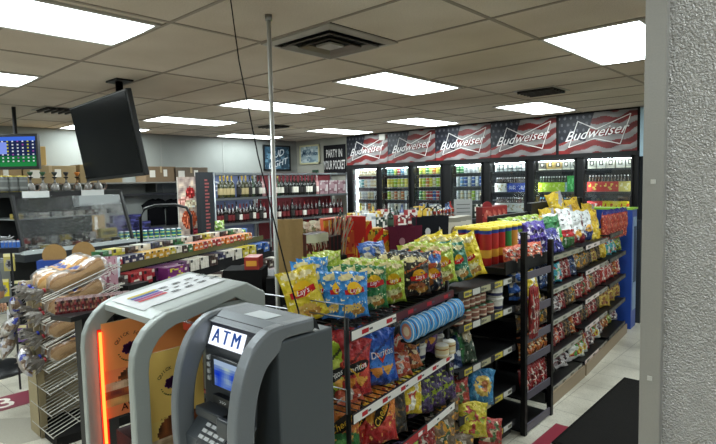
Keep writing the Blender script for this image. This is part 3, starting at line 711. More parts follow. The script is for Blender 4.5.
# ================================================================== CHECKOUT AREA (LEFT)
HC = R(12.6)
t = thing('glass_display_case', 'slanted glass display case full of small goods behind the checkout', 'display case', (-5.78, 1.45, 0), HC)
MB().bb(-.7, -.02, .38, 1.3, 0, .95, '#1a1b1d').build('cabinet_base', 'matte', t)
MB().bb(-.7, .12, .1, 1.32, .95, 1.02, '#23262a').build('counter_top', 'plastic', t)
f = MB(); f.bb(-.62, -.03, .08, 1.28, 1.56, 1.61, '#101113')
f.tube([(-.03, .10, 1.58), (.08, .12, 1.03)], .022, '#141517', 6); f.tube([(-.03, 1.26, 1.58), (.10, 1.3, 1.03)], .022, '#141517', 6)
f.tube([(-.62, .10, 1.58), (-.62, .10, 1.02)], .02, '#141517', 6); f.tube([(-.62, 1.26, 1.58), (-.62, 1.26, 1.02)], .02, '#141517', 6)
f.bb(.06, .12, .10, 1.32, 1.02, 1.055, '#b9c0c2'); f.build('frame', 'plastic', t)
g = MB(); g.add([(-.02, .12, 1.56), (-.02, 1.25, 1.56), (.09, 1.29, 1.05), (.09, .13, 1.05)], [(0, 1, 2, 3)], '#ffffff'); g.build('glass_front', 'clear_panel', t)
m = MB(); m.bb(-.58, -.06, .12, 1.24, 1.34, 1.35, '#6f7375'); m.build('shelf', 'plastic', t)
m = MB(); m.bb(-.64, -.60, .08, 1.28, 1.02, 1.56, '#2c2e2f'); m.bb(-.6, 0, .1, 1.26, 1.02, 1.03, '#8a8f91'); m.build('back_panel', 'matte', t)
m = MB(); m.bb(-.1, .0, .75, 1.22, 1.45, 1.555, '#aeb4b6'); m.build('light_box', 'plastic', t)
for k, y in enumerate((.32, .92)):
    s = MB(); s.bb(-.022, -.018, y - .13, y + .13, 1.55, 1.615, '#d5d7d6'); s.build('paper_sign', 'card', t)
cs = Matrix.Translation((-5.78, 1.45, 0)) @ Matrix.Rotation(HC, 4, 'Z')
def cpt(x, y, z): return tuple(cs @ Vector((x, y, z)))
small = [('#8a7a3a', 'yellow'), ('#6d6f70', 'grey'), ('#4a322c', 'brown'), ('#7a302c', 'red'), ('#8f8d88', 'white'), ('#242628', 'black')]
def mini(c, nm='small_pack', w_=.1, d_=.05, h_=.06):
    return make_box(nm, w_, d_, h_, mix_art(c, '#8f8c84', '#1c1c1c', p=.3, n=4, v0=0, v1=1), c, nu=4, nv=4, cat='small pack')
for lv, (z, sx, nn) in enumerate(((1.35, -.12, 9), (1.03, -.08, 10), (1.12, -.3, 8))):
    for k in range(nn):
        c, nm = small[(k * 5 + lv * 2) % 6] if lv else small[(0, 1, 4, 1, 4, 4, 2, 4, 1)[k]]
        if lv == 2: z = 1.031
        place(('mini', c, lv == 2), (lambda c=c: mini(c, h_=.05)()) if lv < 2 else (lambda c=c: mini(c, h_=.11, w_=.1)()), cpt(sx, .18 + k * (1.02 / (nn - 1)), z), HC + R(90), '%s pack inside the slanted glass case, %s, %s from left' % (nm, ('upper shelf', 'front row', 'back row')[lv], ORD[k]), 'packs inside the glass case')
place('yelsign', make_box('yellow_tag_box', .2, .06, .1, art('#8a7f30', ('rect', .1, .9, .3, .7, '#4f4b1c')), '#6f6728', cat='box'), cpt(-.04, 1.08, 1.09), HC + R(90), 'yellow box at the right inside the glass case')
# water pipes on the case
def make_pipe(c, bowl):
    def mk():
        t = thing('water_pipe', None, 'water pipe')
        m = MB(); m.lathe([(.035, 0, '#6d6a66'), (.045, .02, '#8d8a86'), (.04, .05, '#7d7a76'), (.018, .085, '#8d8a86')], 10); m.build('vase', 'bottle_glass', t)
        m = MB(); m.lathe([(.018, .085, c), (.010, .1, c), (.010, .135, c), (.026, .14, '#2a2a2a'), (.028, .146, '#2a2a2a'), (.010, .15, c), (.010, .16, c)], 8); m.build('stem', 'metal', t)
        m = MB(); m.lathe([(.010, .16, bowl), (.026, .185, bowl), (.028, .2, bowl)], 8); m.build('bowl', 'plastic', t)
        m = MB(); m.tube([(.03, 0, .07), (.07, 0, .08), (.085, -.02, .05), (.06, -.03, .01), (.0, -.06, .008)], .006, '#6a4a34'); m.build('hose', 'plastic', t)
        return t
    return mk
for k, (c, b, nm) in enumerate([('#777', '#2a4a2e', 'dark green'), ('#8a8a86', '#355a38', 'green'), ('#888', '#3a3f3a', 'grey'), ('#777', '#26262a', 'black'), ('#8a6a4a', '#d07a2a', 'orange'), ('#777', '#6a6660', 'grey'), ('#888', '#8a8680', 'silver')]):
    c = '#807c78' if len(c) < 5 else c
    place(('pipe', k), make_pipe(c, b), cpt(-.28, .42 + k * .125, 1.61), HC + R(90) + k, 'water pipe with %s bowl on the glass case, %s from left' % (nm, ORD[k]), 'water pipes on the glass case')
row('jarset', make_can(.05, .16, '#5a5c5a', '#7d807d', top='#b5a23a', cat='jar', name='glass_jar'), 3, cpt(-.25, .14, 1.61), cpt(-.25, .32, 1.61), 0, 'glass jar of small goods left of the water pipes', 'jars left of the water pipes')

# keno screen
t = thing('menu_screen', 'small monitor with a green and blue number grid at far left', 'monitor', (-6.32, 1.72, 1.84), 0)
d = Vector((.29, .27, 0)).normalized(); t.rotation_euler = (0, 0, math.atan2(d.y, d.x))
def keno(u, v):
    c = (.10, .42, .22) if v < .35 else (.12, .16, .30)
    if v > .86: c = (.25, .42, .85)
    if v < .14: c = (.14, .5, .26)
    gu, gv = (u * 12) % 1, (v * 9) % 1
    if .14 < v < .86 and .25 < gu < .75 and .3 < gv < .72:
        k = int(u * 12); c = (.75, .75, .25) if k % 4 == 2 and v > .4 else ((.82, .84, .86) if (k + int(v * 9)) % 5 else (.6, .3, .6))
    if u < .53 and .42 < v < .82 and u > .30: c = (.5, .58, .9)
    return c
MB().bb(-.42, .24, 0, .05, 0, .36, '#0e0e10').build('housing', 'plastic', t, bevel=.006)
g = MB(); g.grid(lambda u, v: (-.40 + u * .62, -.002, .03 + v * .30), 72, 45, keno, smooth=False); g.build('screen', 'screen', t)
MB().tube([(-.1, .05, .18), (-.1, .2, .2), (-.1, .2, .66)], .02, '#1b1b1d', 8).build('mount', 'plastic', t)
MB().tube([(-.3, .04, .02), (-.28, .05, -.15), (-.2, .06, -.3), (-.26, .05, -.45)], .006, '#141414').build('cable', 'plastic', t)

finish('tv_screen', 0.16, 0, 0, 30, 0.12)
# hanging television
t = thing('television', 'large dark television tilted down, hanging from the ceiling', 'television', (-4.57, 1.90, 2.03), 0)
T2 = Matrix.Rotation(R(-1.5), 4, 'Y') @ Matrix.Rotation(R(9), 4, 'X')
m = MB(); m.m = T2; m.bb(-.56, .56, 0, .045, -.33, .33, '#0f1012'); m.bb(-.35, .35, .045, .09, -.2, .2, '#141517'); m.build('housing', 'plastic', t, bevel=.008)
m = MB(); m.m = T2; m.add([(-.545, -.003, -.305), (.545, -.003, -.305), (.545, -.003, .315), (-.545, -.003, .315)], [(0, 1, 2, 3)], '#050608'); m.build('screen', 'tv_screen', t)
MB().tube([(0.14, .085, .0), (.14, .085, CEIL - 2.03)], .03, '#121214', 10).build('ceiling_pole', 'metal', t)
m = MB(); m.bb(.02, .26, .05, .12, -.12, .12, '#151517'); m.build('bracket', 'dark_metal', t); m = MB(); m.bb(.04, .24, .02, .16, .455, .469, '#1a1a1c'); m.build('ceiling_plate', 'dark_metal', t)

# candy counter: tiers along heading 24 degrees
HK = R(24); KS = 1.353; P0 = Vector((-2.83, 1.06, 0)) * KS; KM = Matrix.Translation(P0) @ Matrix.Rotation(HK, 4, 'Z')
def kz(z): return 1.63 - (1.63 - z) * KS
def kpt(x, y, z): return tuple(KM @ Vector((x * KS, y * KS, kz(z))))
t = thing('candy_counter', 'black tiered candy counter running behind the silver kiosk', 'counter', tuple(P0), HK)
LK = 2.0
MB().bb(-.38, -.02, .37, LK * KS, 0, kz(1.10), '#141416').build('body', 'matte', t)
for k, (x, z) in enumerate(((-.10, 1.185), (-.02, 1.07), (.08, .95), (.16, .80), (.22, .62))):
    m = MB(); m.bb((x - .22) * KS, x * KS, .27, LK * KS, kz(z) - .016, kz(z) - .001, '#2a2a22'); m.build('tier_shelf', 'plastic', t)
    m = MB(); m.bb(x * KS, x * KS + .006, .27, LK * KS, kz(z) - .04, kz(z) + .014, '#55522e' if k == 0 else '#c9c3c2'); m.build('price_rail', 'card', t)
m = MB(); m.bb(.0, .3, .25, .27, .1, kz(1.05), '#151517'); m.bb(-.02, .2, .27, LK * KS, 0, kz(.7), '#151517'); m.build('lower_body', 'matte', t)
m = MB()
for k, (a, b, c) in enumerate(((.1, .36, '#8d1f30'), (.38, .5, '#d9d2d2'), (.5, .8, '#8d1f30'), (1.0, 1.35, '#c99aa6'), (1.4, 1.8, '#d9c9ce'))): m.bb(.10 * KS + .0062, .10 * KS + .008, a * KS + .2, b * KS, kz(.95) - .035, kz(.95) + .01, c)
m.build('price_label', 'card', t)
cand = [('#a3262c', 'red'), ('#2a2a4a', 'navy'), ('#c99a2c', 'golden'), ('#d8722c', 'orange'), ('#5a2a5a', 'purple'), ('#2f6a3c', 'green'), ('#d6d0c4', 'white'), ('#2f5aa0', 'blue'), ('#3a2620', 'brown'), ('#c2b23a', 'yellow')]
def candy(c, h_=.06, w_=.055, d_=.09):
    return make_box('candy_pack', w_, d_, h_, mix_art(c, '#ddd6c8', c, '#1a1a1a', p=.35, n=4, v0=0, v1=1), c, nu=4, nv=4, cat='candy pack', mat='foil')
def krow(seq, x, z, y0, y1, where, h_=.06, w_=.055, d_=.09, key=''):
    n = len(seq)
    for k, ci in enumerate(seq):
        if ci is None or y0 + (y1 - y0) * k / (n - 1) < .23: continue
        c, nm = cand[ci]
        place(('cand', ci, h_, w_, key), candy(c, h_, w_, d_), kpt(x + random.uniform(-.005, .005), y0 + (y1 - y0) * k / (n - 1), z), HK + R(90) + random.uniform(-.08, .08), '%s candy pack, %s, %s from the left' % (nm, where, ORD[k] if k < 20 else 'number %d' % (k + 1)), 'packs on the candy counter', scale=KS)
krow([0, 0, 0, 0, 0, 1, 1, 1, 2, 2, 2, 2, 9, 6, 8, 5], -.14, 1.186, .08, .98, 'top tier front of the candy counter', .05)
krow([3, 3, 0, 3, 0, 0, 3, 3, 0, 3, 0, 3, 2, 3], -.14, 1.186, 1.04, 1.78, 'top tier right half of candy counter', .05)
krow([8, 6, 5, 9, 8, 6, 1, 8, 5, 6, 8, 9, 6, 8, 5, 6], -.24, 1.186, .10, 1.78, 'top tier back row of candy counter', .085, .085)
krow([8, 0, 0, 4, 4, 4, 6, 6, 8, 1, 6, 6, 9, 9, 7, 7], -.06, 1.071, .24, 1.9, 'second tier of the candy counter', .075, .095)
krow([0, 0, 8, 4, 8, 6, 8, 6, 8, 6, 8, 8, 9, 8, 8, 6], .04, .951, .24, 1.9, 'third tier of the candy counter', .07, .09)
krow([8, 6, 0, 8, 6, 0, 8, 6, 0, 8, 6, 0], .1, .801, .3, 1.9, 'fourth tier of the candy counter', .08, .1)
place('pinkcard', make_box('display_card', .12, .03, .22, mix_art('#b58a96', '#cfc6c6', '#8a4a5e', '#b9a4aa', p=.6, n=9, v0=0, v1=1), '#1a1a1a', cat='display card', nu=20, nv=30), (-3.92, 1.60, .90), HK + R(60), 'pink and white display card on the counter end', scale=1.1)
place('openrd', make_box('candy_carton', .22, .1, .10, mix_art('#6a2060', '#8d3a86', '#c9c23a', p=.3, n=6), '#5a1a50', cat='carton'), kpt(.02, .62, 1.071), HK + R(90), 'purple candy carton with gold print on the second tier')
place('blackbox', make_box('black_display_box', .2, .14, .2, art('#151517', ('rect', .1, .3, .5, .8, '#a9a49c')), '#151517', cat='display box'), kpt(.0, .3, .951), HK + R(84), 'black display box beside the pink display card')
# rounded light thing + goods on top tier
place('basket', lambda: tag(MB().lathe([(.09, 0, '#8d8468'), (.11, .03, '#a39a7c'), (.09, .08, '#8a8266'), (.04, .11, '#968d70'), (.01, .115, '#968d70')], 14).build('round_bread_bag', 'foil'), None, 'food pack'), kpt(-.27, .82, 1.186), 0, 'rounded beige bag on the back of the candy counter')
row('blackhelm', lambda: tag(MB().lathe([(.07, 0, '#17181c'), (.085, .03, '#1f2024'), (.06, .075, '#17181c'), (.01, .09, '#2a2b30')], 12).build('black_pouch', 'plastic'), None, 'pouch'), 3, kpt(-.27, 1.0, 1.186), kpt(-.27, 1.5, 1.186), 0, 'rounded black pouch on the back of the candy counter', 'black pouches on the counter')
place('greenbag', make_bag('snack_bag', .16, .2, .06, mix_art('#8fb04a', '#d9dcc0', '#5a7a2a', p=.5, n=8, v0=0, v1=1), cat='snack bag'), kpt(-.42, 1.84, 1.186), HK + R(80), 'green and white snack bag at the counter end by the pole')
place('greenbag2', make_bag('snack_bag', .18, .19, .06, mix_art('#2f5fae', '#6f9a3a', '#d9dcc0', p=.6, n=8, v0=0, v1=1), cat='snack bag'), kpt(-.25, 1.9, 1.12), HK + R(70), 'blue and green snack bag left of the silver pole')

# ---- kraft display and black end rack near the pole
t = thing('cardboard_display', 'black floor display with a plain kraft back board beside the pole', 'display', (-2.24, 1.92, 0), R(42))
MB().bb(-.10, .05, -.02, .0, 1.12, 1.44, '#a98b5f').build('kraft_board', 'matte', t)
MB().bb(-.16, .08, -.02, .05, 0, 1.12, '#131315').build('black_body', 'matte', t)
m = MB(); m.tube([(-.06, -.024, 1.04), (-.02, -.024, 1.07), (.04, -.024, 1.10)], .006, '#a0304a', 5); m.tube([(-.02, -.024, 1.07), (-.05, -.024, 1.10)], .005, '#a0304a', 5); m.build('printed_mark', 'card', t)
t = thing('black_rack', 'black wire rack with a red topped bin behind the kiosk', 'rack', (-2.52, 1.78, 0), R(42))
MB().bb(-.12, .10, 0, .2, 0, 1.15, '#0f0f11').build('cabinet', 'matte', t); MB().bb(.0, .08, .02, .16, 1.15, 1.22, '#a3302c').build('red_bin', 'plastic', t); MB().bb(.01, .07, .018, .02, 1.17, 1.20, '#e6a23c').build('label', 'card', t)

# ================================================================== SILVER FOOD KIOSK
KX0, KX1, KY0, KY1, KZ = -2.11, -1.675, .745, 1.28, 1.25
def arch(inset):
    pts = []
    i = inset
    y0, y1, zt = KY0 + i, KY1 - i, KZ - i * .85
    rr = .17 - i * .55
    pts += [(y0 + .02, 0.0), (y0, .55), (y0, zt - rr - .04)]
    for k in range(1, 7):
        a = PI / 2 * k / 6; pts.append((y0 + rr * (1 - math.cos(a)) * 1.0, zt - .035 - rr + rr * math.sin(a)))
    pts += [(y1 - .08, zt + .012), (y1, zt - .035), (y1, .6), (y1, 0)]
    return pts
t = thing('food_kiosk', 'silver food kiosk with rounded arches and glowing orange edge', 'kiosk', ((KX0 + KX1) / 2, (KY0 + KY1) / 2, 0))
off = Matrix.Translation((-(KX0 + KX1) / 2, -(KY0 + KY1) / 2, 0))
def KB():
    m = MB(); m.m = off; return m
A, B = arch(0), arch(.055)
for x0, x1, nm in ((KX1 - .04, KX1, 'side_arch'), (KX0, KX0 + .035, 'side_arch')):
    m = KB(); m.strip(A, B, 0, x0, x1, '#a4aaa8'); m.build(nm, 'silver', t, bevel=.006)
m = KB(); rr = A[6:11]
m.strip(rr, [(p[0] + .0, p[1] - .022) for p in rr], 0, KX0 + .02, KX1 - .02, '#a6acaa'); m.build('roof_panel', 'silver', t)
m = KB(); m.bb(KX0 + .03, KX1 - .03, KY1 - .02, KY1, 0, KZ - .04, '#8d9290'); m.build('rear_panel', 'silver', t)
m = KB(); m.bb(KX1 - .03, KX1 - .012, KY0 + .27, KY1 - .03, .9, KZ - .05, '#868c8a'); m.bb(KX1 - .012, KX1 - .006, KY1 - .14, KY1 - .13, KZ - .16, KZ - .09, '#b9bdbb'); m.build('rear_side_panel', 'silver', t)
m = KB(); m.bb(KX0 + .04, KX1 - .04, KY0 + .1, KY1 - .04, 0, .70, '#2a1e20'); m.build('lower_cabinet', 'matte', t)
m = KB(); m.bb(KX0 + .07, KX1 - .06, KY0 + .30, KY1 - .05, .86, .872, '#8a4a40'); m.build('inner_shelf', 'plastic', t); m = KB(); m.bb(KX0 + .22, KX1 - .06, KY0 + .30, KY0 + .32, 1.08, 1.11, '#c9503c'); m.build('inner_bar', 'plastic', t)
def tree(g, F, s):
    for k in range(26):
        a = k * 2.4; r = s * .42 * math.sqrt(k / 26); blob(g, (lambda x, y, a=a, r=r: F(x + r * math.cos(a), y + .15 * s + r * math.sin(a) * .8)), s * .11, s * .10, '#46164e', 7)
    g.add([F(-.03 * s, -.4 * s), F(.03 * s, -.4 * s), F(.02 * s, .1 * s), F(-.02 * s, .1 * s)], [(0, 1, 2, 3)], '#46164e')
    for sd in (-1, 1):
        for k in range(10):
            a = R(200 + k * 12) if sd < 0 else R(340 - k * 12)
            blob(g, (lambda x, y, a=a: F(x + .72 * s * math.cos(a), y + .15 * s + .72 * s * math.sin(a))), s * .055, s * .035, '#3f4a22', 6)
    word = 'QUICK FOOD'
    for i, ch in enumerate(word):
        if ch == ' ': continue
        a = R(150 - i * 120 / (len(word) - 1)); cx, cy_ = .88 * s * math.cos(a), .15 * s + .88 * s * math.sin(a)
        ra = a - PI / 2
        g.text(ch, (lambda x, y, cx=cx, cy_=cy_, ra=ra: F(cx + x * math.cos(ra) - y * math.sin(ra), cy_ + x * math.sin(ra) + y * math.cos(ra))), '#2a1a22', 0, .01, s * .2)
def burger(top, mid):
    def f(u, v):
        n = noise.noise(Vector((u * 9, v * 14, 2))); c = top
        if v < .50: c = mid
        e = ((u - .55) / .42) ** 2 + ((v - .40) / .13) ** 2
        if e < 1 and v > .36: c = tuple(x * (.55 + .3 * n) for x in (.75, .42, .22))
        elif .28 < v < .36: c = (.80 + n * .3, .70 + n * .3, .58 + n * .3)
        elif .2 < v <= .28: c = (.62 + n * .3, .34 + n * .2, .22)
        elif .12 < v <= .2: c = tuple(x * (1 + .2 * n) for x in (.82, .66, .42))
        return tuple(max(0, min(1, x)) for x in c)
    return f
for x, top, mid, y0, y1, z0, z1, avail, lab in ((KX1 - .034, (.93, .78, .42), (.93, .80, .45), KY0 + .062, KY0 + .27, .60, 1.075, False, 'yellow poster'), (KX0 + .042, (.95, .62, .36), (.93, .56, .36), KY0 + .065, KY1 - .05, .75, 1.12, True, 'poster with orange neon light painted in')):  # far poster: the neon tube's orange light is painted into its colours
    m = KB(); ww = y1 - y0; hh = z1 - z0
    m.grid(lambda u, v: (x, y0 + u * ww, z0 + v * hh), 40, 60, burger(top, mid), smooth=False)
    m.bb(x - .006, x - .001, y0, y1, z0, z1, '#c9b080')
    po = m.build('poster', 'card', t); po['label'] = lab
    g = KB(); s_ = .068 if avail else .06
    F = lambda a_, b_: (x + .002, y0 + (.105 if avail else .088) + a_, z1 - .125 + b_)
    tree(g, F, s_); g.text('A Gourmet Family Kitchen', lambda a_, b_: (x + .002, y0 + .10 + a_, z1 - .235 + b_), '#6a3a22', .2, 0, .008)
    if avail: g.text('AVAILABLE', lambda a_, b_: (x + .002, y0 + .155 + a_, z0 + .03 + b_), '#2a1410', 0, .02, .028)
    g.build('lettering', 'card', po)
m = KB(); m.tube([(KX0 + .046, KY0 + .062, .3), (KX0 + .046, KY0 + .058, .8), (KX0 + .046, KY0 + .058, 1.09)], .006, '#ff8a3a', 8); m.build('glowing_tube', emat('neon_o', 7.0, '#ff5a22'), t)
m = KB(); m.bb(KX0 + .036, KX0 + .040, KY0 + .05, KY0 + .075, .3, 1.10, '#d8341c'); m.build('tube_holder', 'plastic', t)
# notice on the roof
t2 = thing('paper_notice', 'white printed notice taped to the kiosk roof', 'notice', (-1.93, 1.05, KZ + .001), 0)
def roofz(y): 
    for p, q in zip(A, A[1:]):
        if p[0] <= y <= q[0] and q[0] > p[0] + 1e-6 and p[1] > .9: return p[1] + (q[1] - p[1]) * (y - p[0]) / (q[0] - p[0])
    return KZ
Nf = lambda x, y: (x, y, roofz(1.05 + y) - KZ + .002)
m = MB(); m.grid(lambda u, v: Nf(-.13 + .26 * u, -.20 + .36 * v), 4, 10, '#d6d8dc'); m.build('sheet', 'card', t2)
g = MB(); up_ = lambda d: (lambda x, y: (lambda p: (p[0], p[1], p[2] + .002))(Nf(-y + d[0], x + d[1])))
for k in range(4): g.grid(lambda u, v, k=k: Nf(-.05 + .035 * k, -.16) if False else (lambda p: (p[0], p[1], p[2] + .002))(Nf(-.07 + .03 * k + .02 * u, -.17 + .11 * v)), 1, 3, ['#c9b83a', '#3a5ab0', '#a03a8a', '#c2303a'][k])
g.text('- - - - -', up_((.0, .04)), '#22222a', 0, .05, .05); g.text('= = = =', up_((-.05, .05)), '#22222a', 0, .05, .045); g.text('= = = =', up_((.05, .05)), '#22222a', 0, .05, .045)
g.build('printed_marks', 'card', t2)

# ================================================================== ATM
AX0, AX1, AY1 = -1.55, -1.20, 1.18
t = thing('cash_machine', 'grey cash machine with a lit ATM sign in front of the kiosk', 'cash machine', ((AX0 + AX1) / 2, 1.0, 0))
off = Matrix.Translation((-(AX0 + AX1) / 2, -1.0, 0))
def smooth_line(P, n=4):
    out = []
    for i in range(len(P) - 1):
        a, b, c, d = P[max(i - 1, 0)], P[i], P[i + 1], P[min(i + 2, len(P) - 1)]
        for k in range(n):
            t_ = k / n; out.append(tuple(.5 * (2 * b[j] + (c[j] - a[j]) * t_ + (2 * a[j] - 5 * b[j] + 4 * c[j] - d[j]) * t_ ** 2 + (3 * b[j] - a[j] - 3 * c[j] + d[j]) * t_ ** 3) for j in (0, 1)))
    return out + [P[-1]]
prof = smooth_line([(1.10, 1.222), (.97, 1.222), (.915, 1.21), (.862, 1.165), (.826, 1.09), (.806, 1.0), (.80, .92), (.804, .80), (.82, .6), (.85, .3), (.87, .02)])
m = KB(); m.bb(AX0 + .02, AX1 - .005, .96, AY1, 0, 1.175, '#4b5156'); m.build('cabinet', 'plastic', t, bevel=.006)
inner = smooth_line([(1.10, 1.18), (.985, 1.18), (.965, 1.15), (.915, 1.11), (.885, 1.05), (.87, .98), (.865, .90), (.87, .8), (.89, .6), (.92, .3), (.93, .02)])
for x0, x1 in ((AX0, AX0 + .036), (AX1 - .046, AX1)):
    m = KB(); m.strip(prof, inner, 0, x0, x1, '#7b8086'); m.build('side_cheek', 'silver', t, bevel=.008)
m = KB(); m.add([(AX0 + .01, .925, 1.20), (AX1 - .01, .925, 1.20), (AX1, .985, 1.223), (AX0, .985, 1.223), (AX0, 1.10, 1.222), (AX1, 1.10, 1.222), (AX0, 1.12, 1.18), (AX1, 1.12, 1.18)], [(0, 1, 2, 3), (3, 2, 5, 4), (4, 5, 7, 6)], '#63686e')
m.bb(AX0 + .03, AX1 - .03, .99, 1.11, 1.17, 1.218, '#63686e'); m.build('top_cover', 'silver', t)
m = KB(); m.add([(AX0 + .034, .950, 1.212), (AX1 - .045, .950, 1.212), (AX1 - .045, .912, 1.115), (AX0 + .034, .912, 1.115)], [(0, 3, 2, 1)], '#20232a'); m.bb(AX0 + .034, AX1 - .045, .935, .98, 1.18, 1.204, '#2a2c3c'); m.build('sign_surround', 'plastic', t)
def AF(off_=.0):  # sign plane
    def F(x, y): return ((AX0 + AX1) / 2 - .036 + x, .932 + y * .38 - off_, 1.160 + y)
    return F
m = KB(); F = AF(.006); m.add([F(-.092, -.031), F(.092, -.031), F(.092, .030), F(-.092, .030)], [(0, 1, 2, 3)], '#eef4ff'); so = m.build('lit_sign', 'lit_sign', t)
m = KB(); F = AF(.008)
for ch, dx in (('A', -.054), ('T', -.004), ('M', .05)):
    for e in (-.0022, -.001, .001, .0022): m.text(ch, (lambda x, y, dx=dx, e=e: F(dx + x + e, y)), '#1c62b8', 0, 0, .040)
m.build('lettering', 'card', so)
m = KB(); m.add([(AX0 + .034, .915, 1.115), (AX1 - .045, .915, 1.115), (AX1 - .045, .905, .93), (AX0 + .034, .905, .93)], [(0, 3, 2, 1)], '#33373c')
m.add([(AX0 + .034, .905, .93), (AX1 - .045, .905, .93), (AX1 - .045, .83, .86), (AX0 + .034, .83, .86)], [(0, 3, 2, 1)], '#3f444a'); m.add([(AX0 + .034, .83, .86), (AX1 - .045, .83, .86), (AX1 - .045, .85, .3), (AX0 + .034, .85, .3)], [(0, 3, 2, 1)], '#43484e'); m.build('fascia', 'plastic', t)
m = KB(); m.bb(AX0 + .085, AX1 - .10, .897, .91, 1.005, 1.105, '#24272b'); m.build('screen_bezel', 'plastic', t, bevel=.003)
def scr(u, v):
    n = noise.noise(Vector((u * 3, v * 3, 7))); c = (.42 + n * .5, .55 + n * .45, .86)
    if v > .8: c = (.75, .85, .97)
    return tuple(max(0, min(1, k)) * .8 for k in c)
m = KB(); m.grid(lambda u, v: (AX0 + .11 + u * .14, .894, 1.015 + v * .082), 16, 10, scr, smooth=False); m.build('screen', 'screen', t)
for s_ in range(4):
    m = KB(); m.bb(AX0 + .062, AX0 + .078, .898, .91, 1.02 + s_ * .022, 1.032 + s_ * .022, '#a9adb2'); m.build('side_key', 'plastic', t)
m = KB(); m.bb(AX0 + .12, AX1 - .12, .88, .90, .965, .992, '#111214'); m.build('card_slot', 'plastic', t); m = KB(); m.text('>>>', lambda x, y: ((AX0 + AX1) / 2 + x, .878, .979 + y), '#c9cdd2', 0, 0, .014); m.build('arrow_marks', 'card', t)
m = KB(); m.bb(AX0 + .07, AX1 - .10, .845, .90, .925, .955, '#2c3035'); m.bb(AX1 - .15, AX1 - .09, .835, .90, .90, .955, '#34383e'); m.build('card_reader', 'plastic', t, bevel=.006)
m = KB(); m.add([(AX0 + .11, .884, .918), (AX1 - .10, .884, .918), (AX1 - .10, .82, .858), (AX0 + .11, .82, .858)], [(0, 3, 2, 1)], '#2a2d32'); m.build('keypad_plate', 'plastic', t)
for i in range(4):
    for j in range(4):
        m = KB(); q = (AX0 + .125 + i * .03, .832 + j * .014, .876 + j * .0128); m.box(q, (.022, .010, .008), '#c9ccd0', rx=R(40)); m.build('key', 'plastic', t)
m = KB(); m.add([((AX0 + AX1) / 2 - .03, .985, 1.2245), ((AX0 + AX1) / 2 + .08, .985, 1.2245), ((AX0 + AX1) / 2 + .08, 1.05, 1.2245), ((AX0 + AX1) / 2 - .03, 1.05, 1.2245)], [(0, 1, 2, 3)], '#c9cfd4'); m.build('paper_sticker', 'card', t)

# thin hanging cable and silver pole
m = MB(); m.tube([(-2.19, 1.53, CEIL), (-2.1, 1.5, 2.2), (-1.85, 1.40, 1.75), (-1.5, 1.24, 1.33), (-1.36, 1.175, 1.203), (-1.33, 1.15, 1.197)], .003, '#080808', 6)
tag(m.build('hanging_cable', 'matte'), 'thin black cable hanging from ceiling down to the cash machine', 'cable')
t = thing('ceiling_pole', 'thin silver pole rising to the ceiling behind the kiosk', 'pole', (-2.25, 1.80, 0))
MB().tube([(0, 0, 0), (0, 0, CEIL - .02)], .0115, '#c9cac8', 12).build('tube', 'silver', t); MB().lathe([(.018, CEIL - .03, '#8a8884'), (.018, CEIL, '#8a8884')], 10).build('cap', 'metal', t)

# ================================================================== BREAD RACK
t = thing('bread_rack', 'beige bread rack with white wire shelves left of the kiosk', 'rack', (-3.85, 1.36, 0))
MB().bb(-.23, -.20, -.24, .24, 0, 1.02, '#b5a689').build('back_board', 'matte', t)
MB().bb(-.23, -.03, -.26, -.23, 0, .62, '#a39678').build('end_board', 'matte', t)
MB().bb(-.2, .2, -.24, .24, 0, .06, '#1b1a19').build('base', 'matte', t)
MB().bb(-.05, -.02, -.26, -.22, 0, .95, '#8f8266').build('corner_post', 'matte', t)
TS = .36
for z in (.16, .30, .44, .58, .73, .88, 1.02):
    m = MB(); n_ = 9
    for k in range(n_):
        x = -.19 + .40 * k / (n_ - 1); m.tube([(x, -.26, z - .22 * TS), (x, .22, z + .22 * TS)], .003, '#b5b2aa', 5)
    for y in (-.26, -.1, .08, .22): m.tube([(-.19, y, z + y * TS * .95), (.21, y, z + y * TS * .95)], .0035, '#b5b2aa', 5)
    m.tube([(.21, -.28, z - .06), (.21, .22, z + .22 * TS + .03)], .0035, '#b5b2aa', 5); m.build('wire_shelf', 'plastic', t)
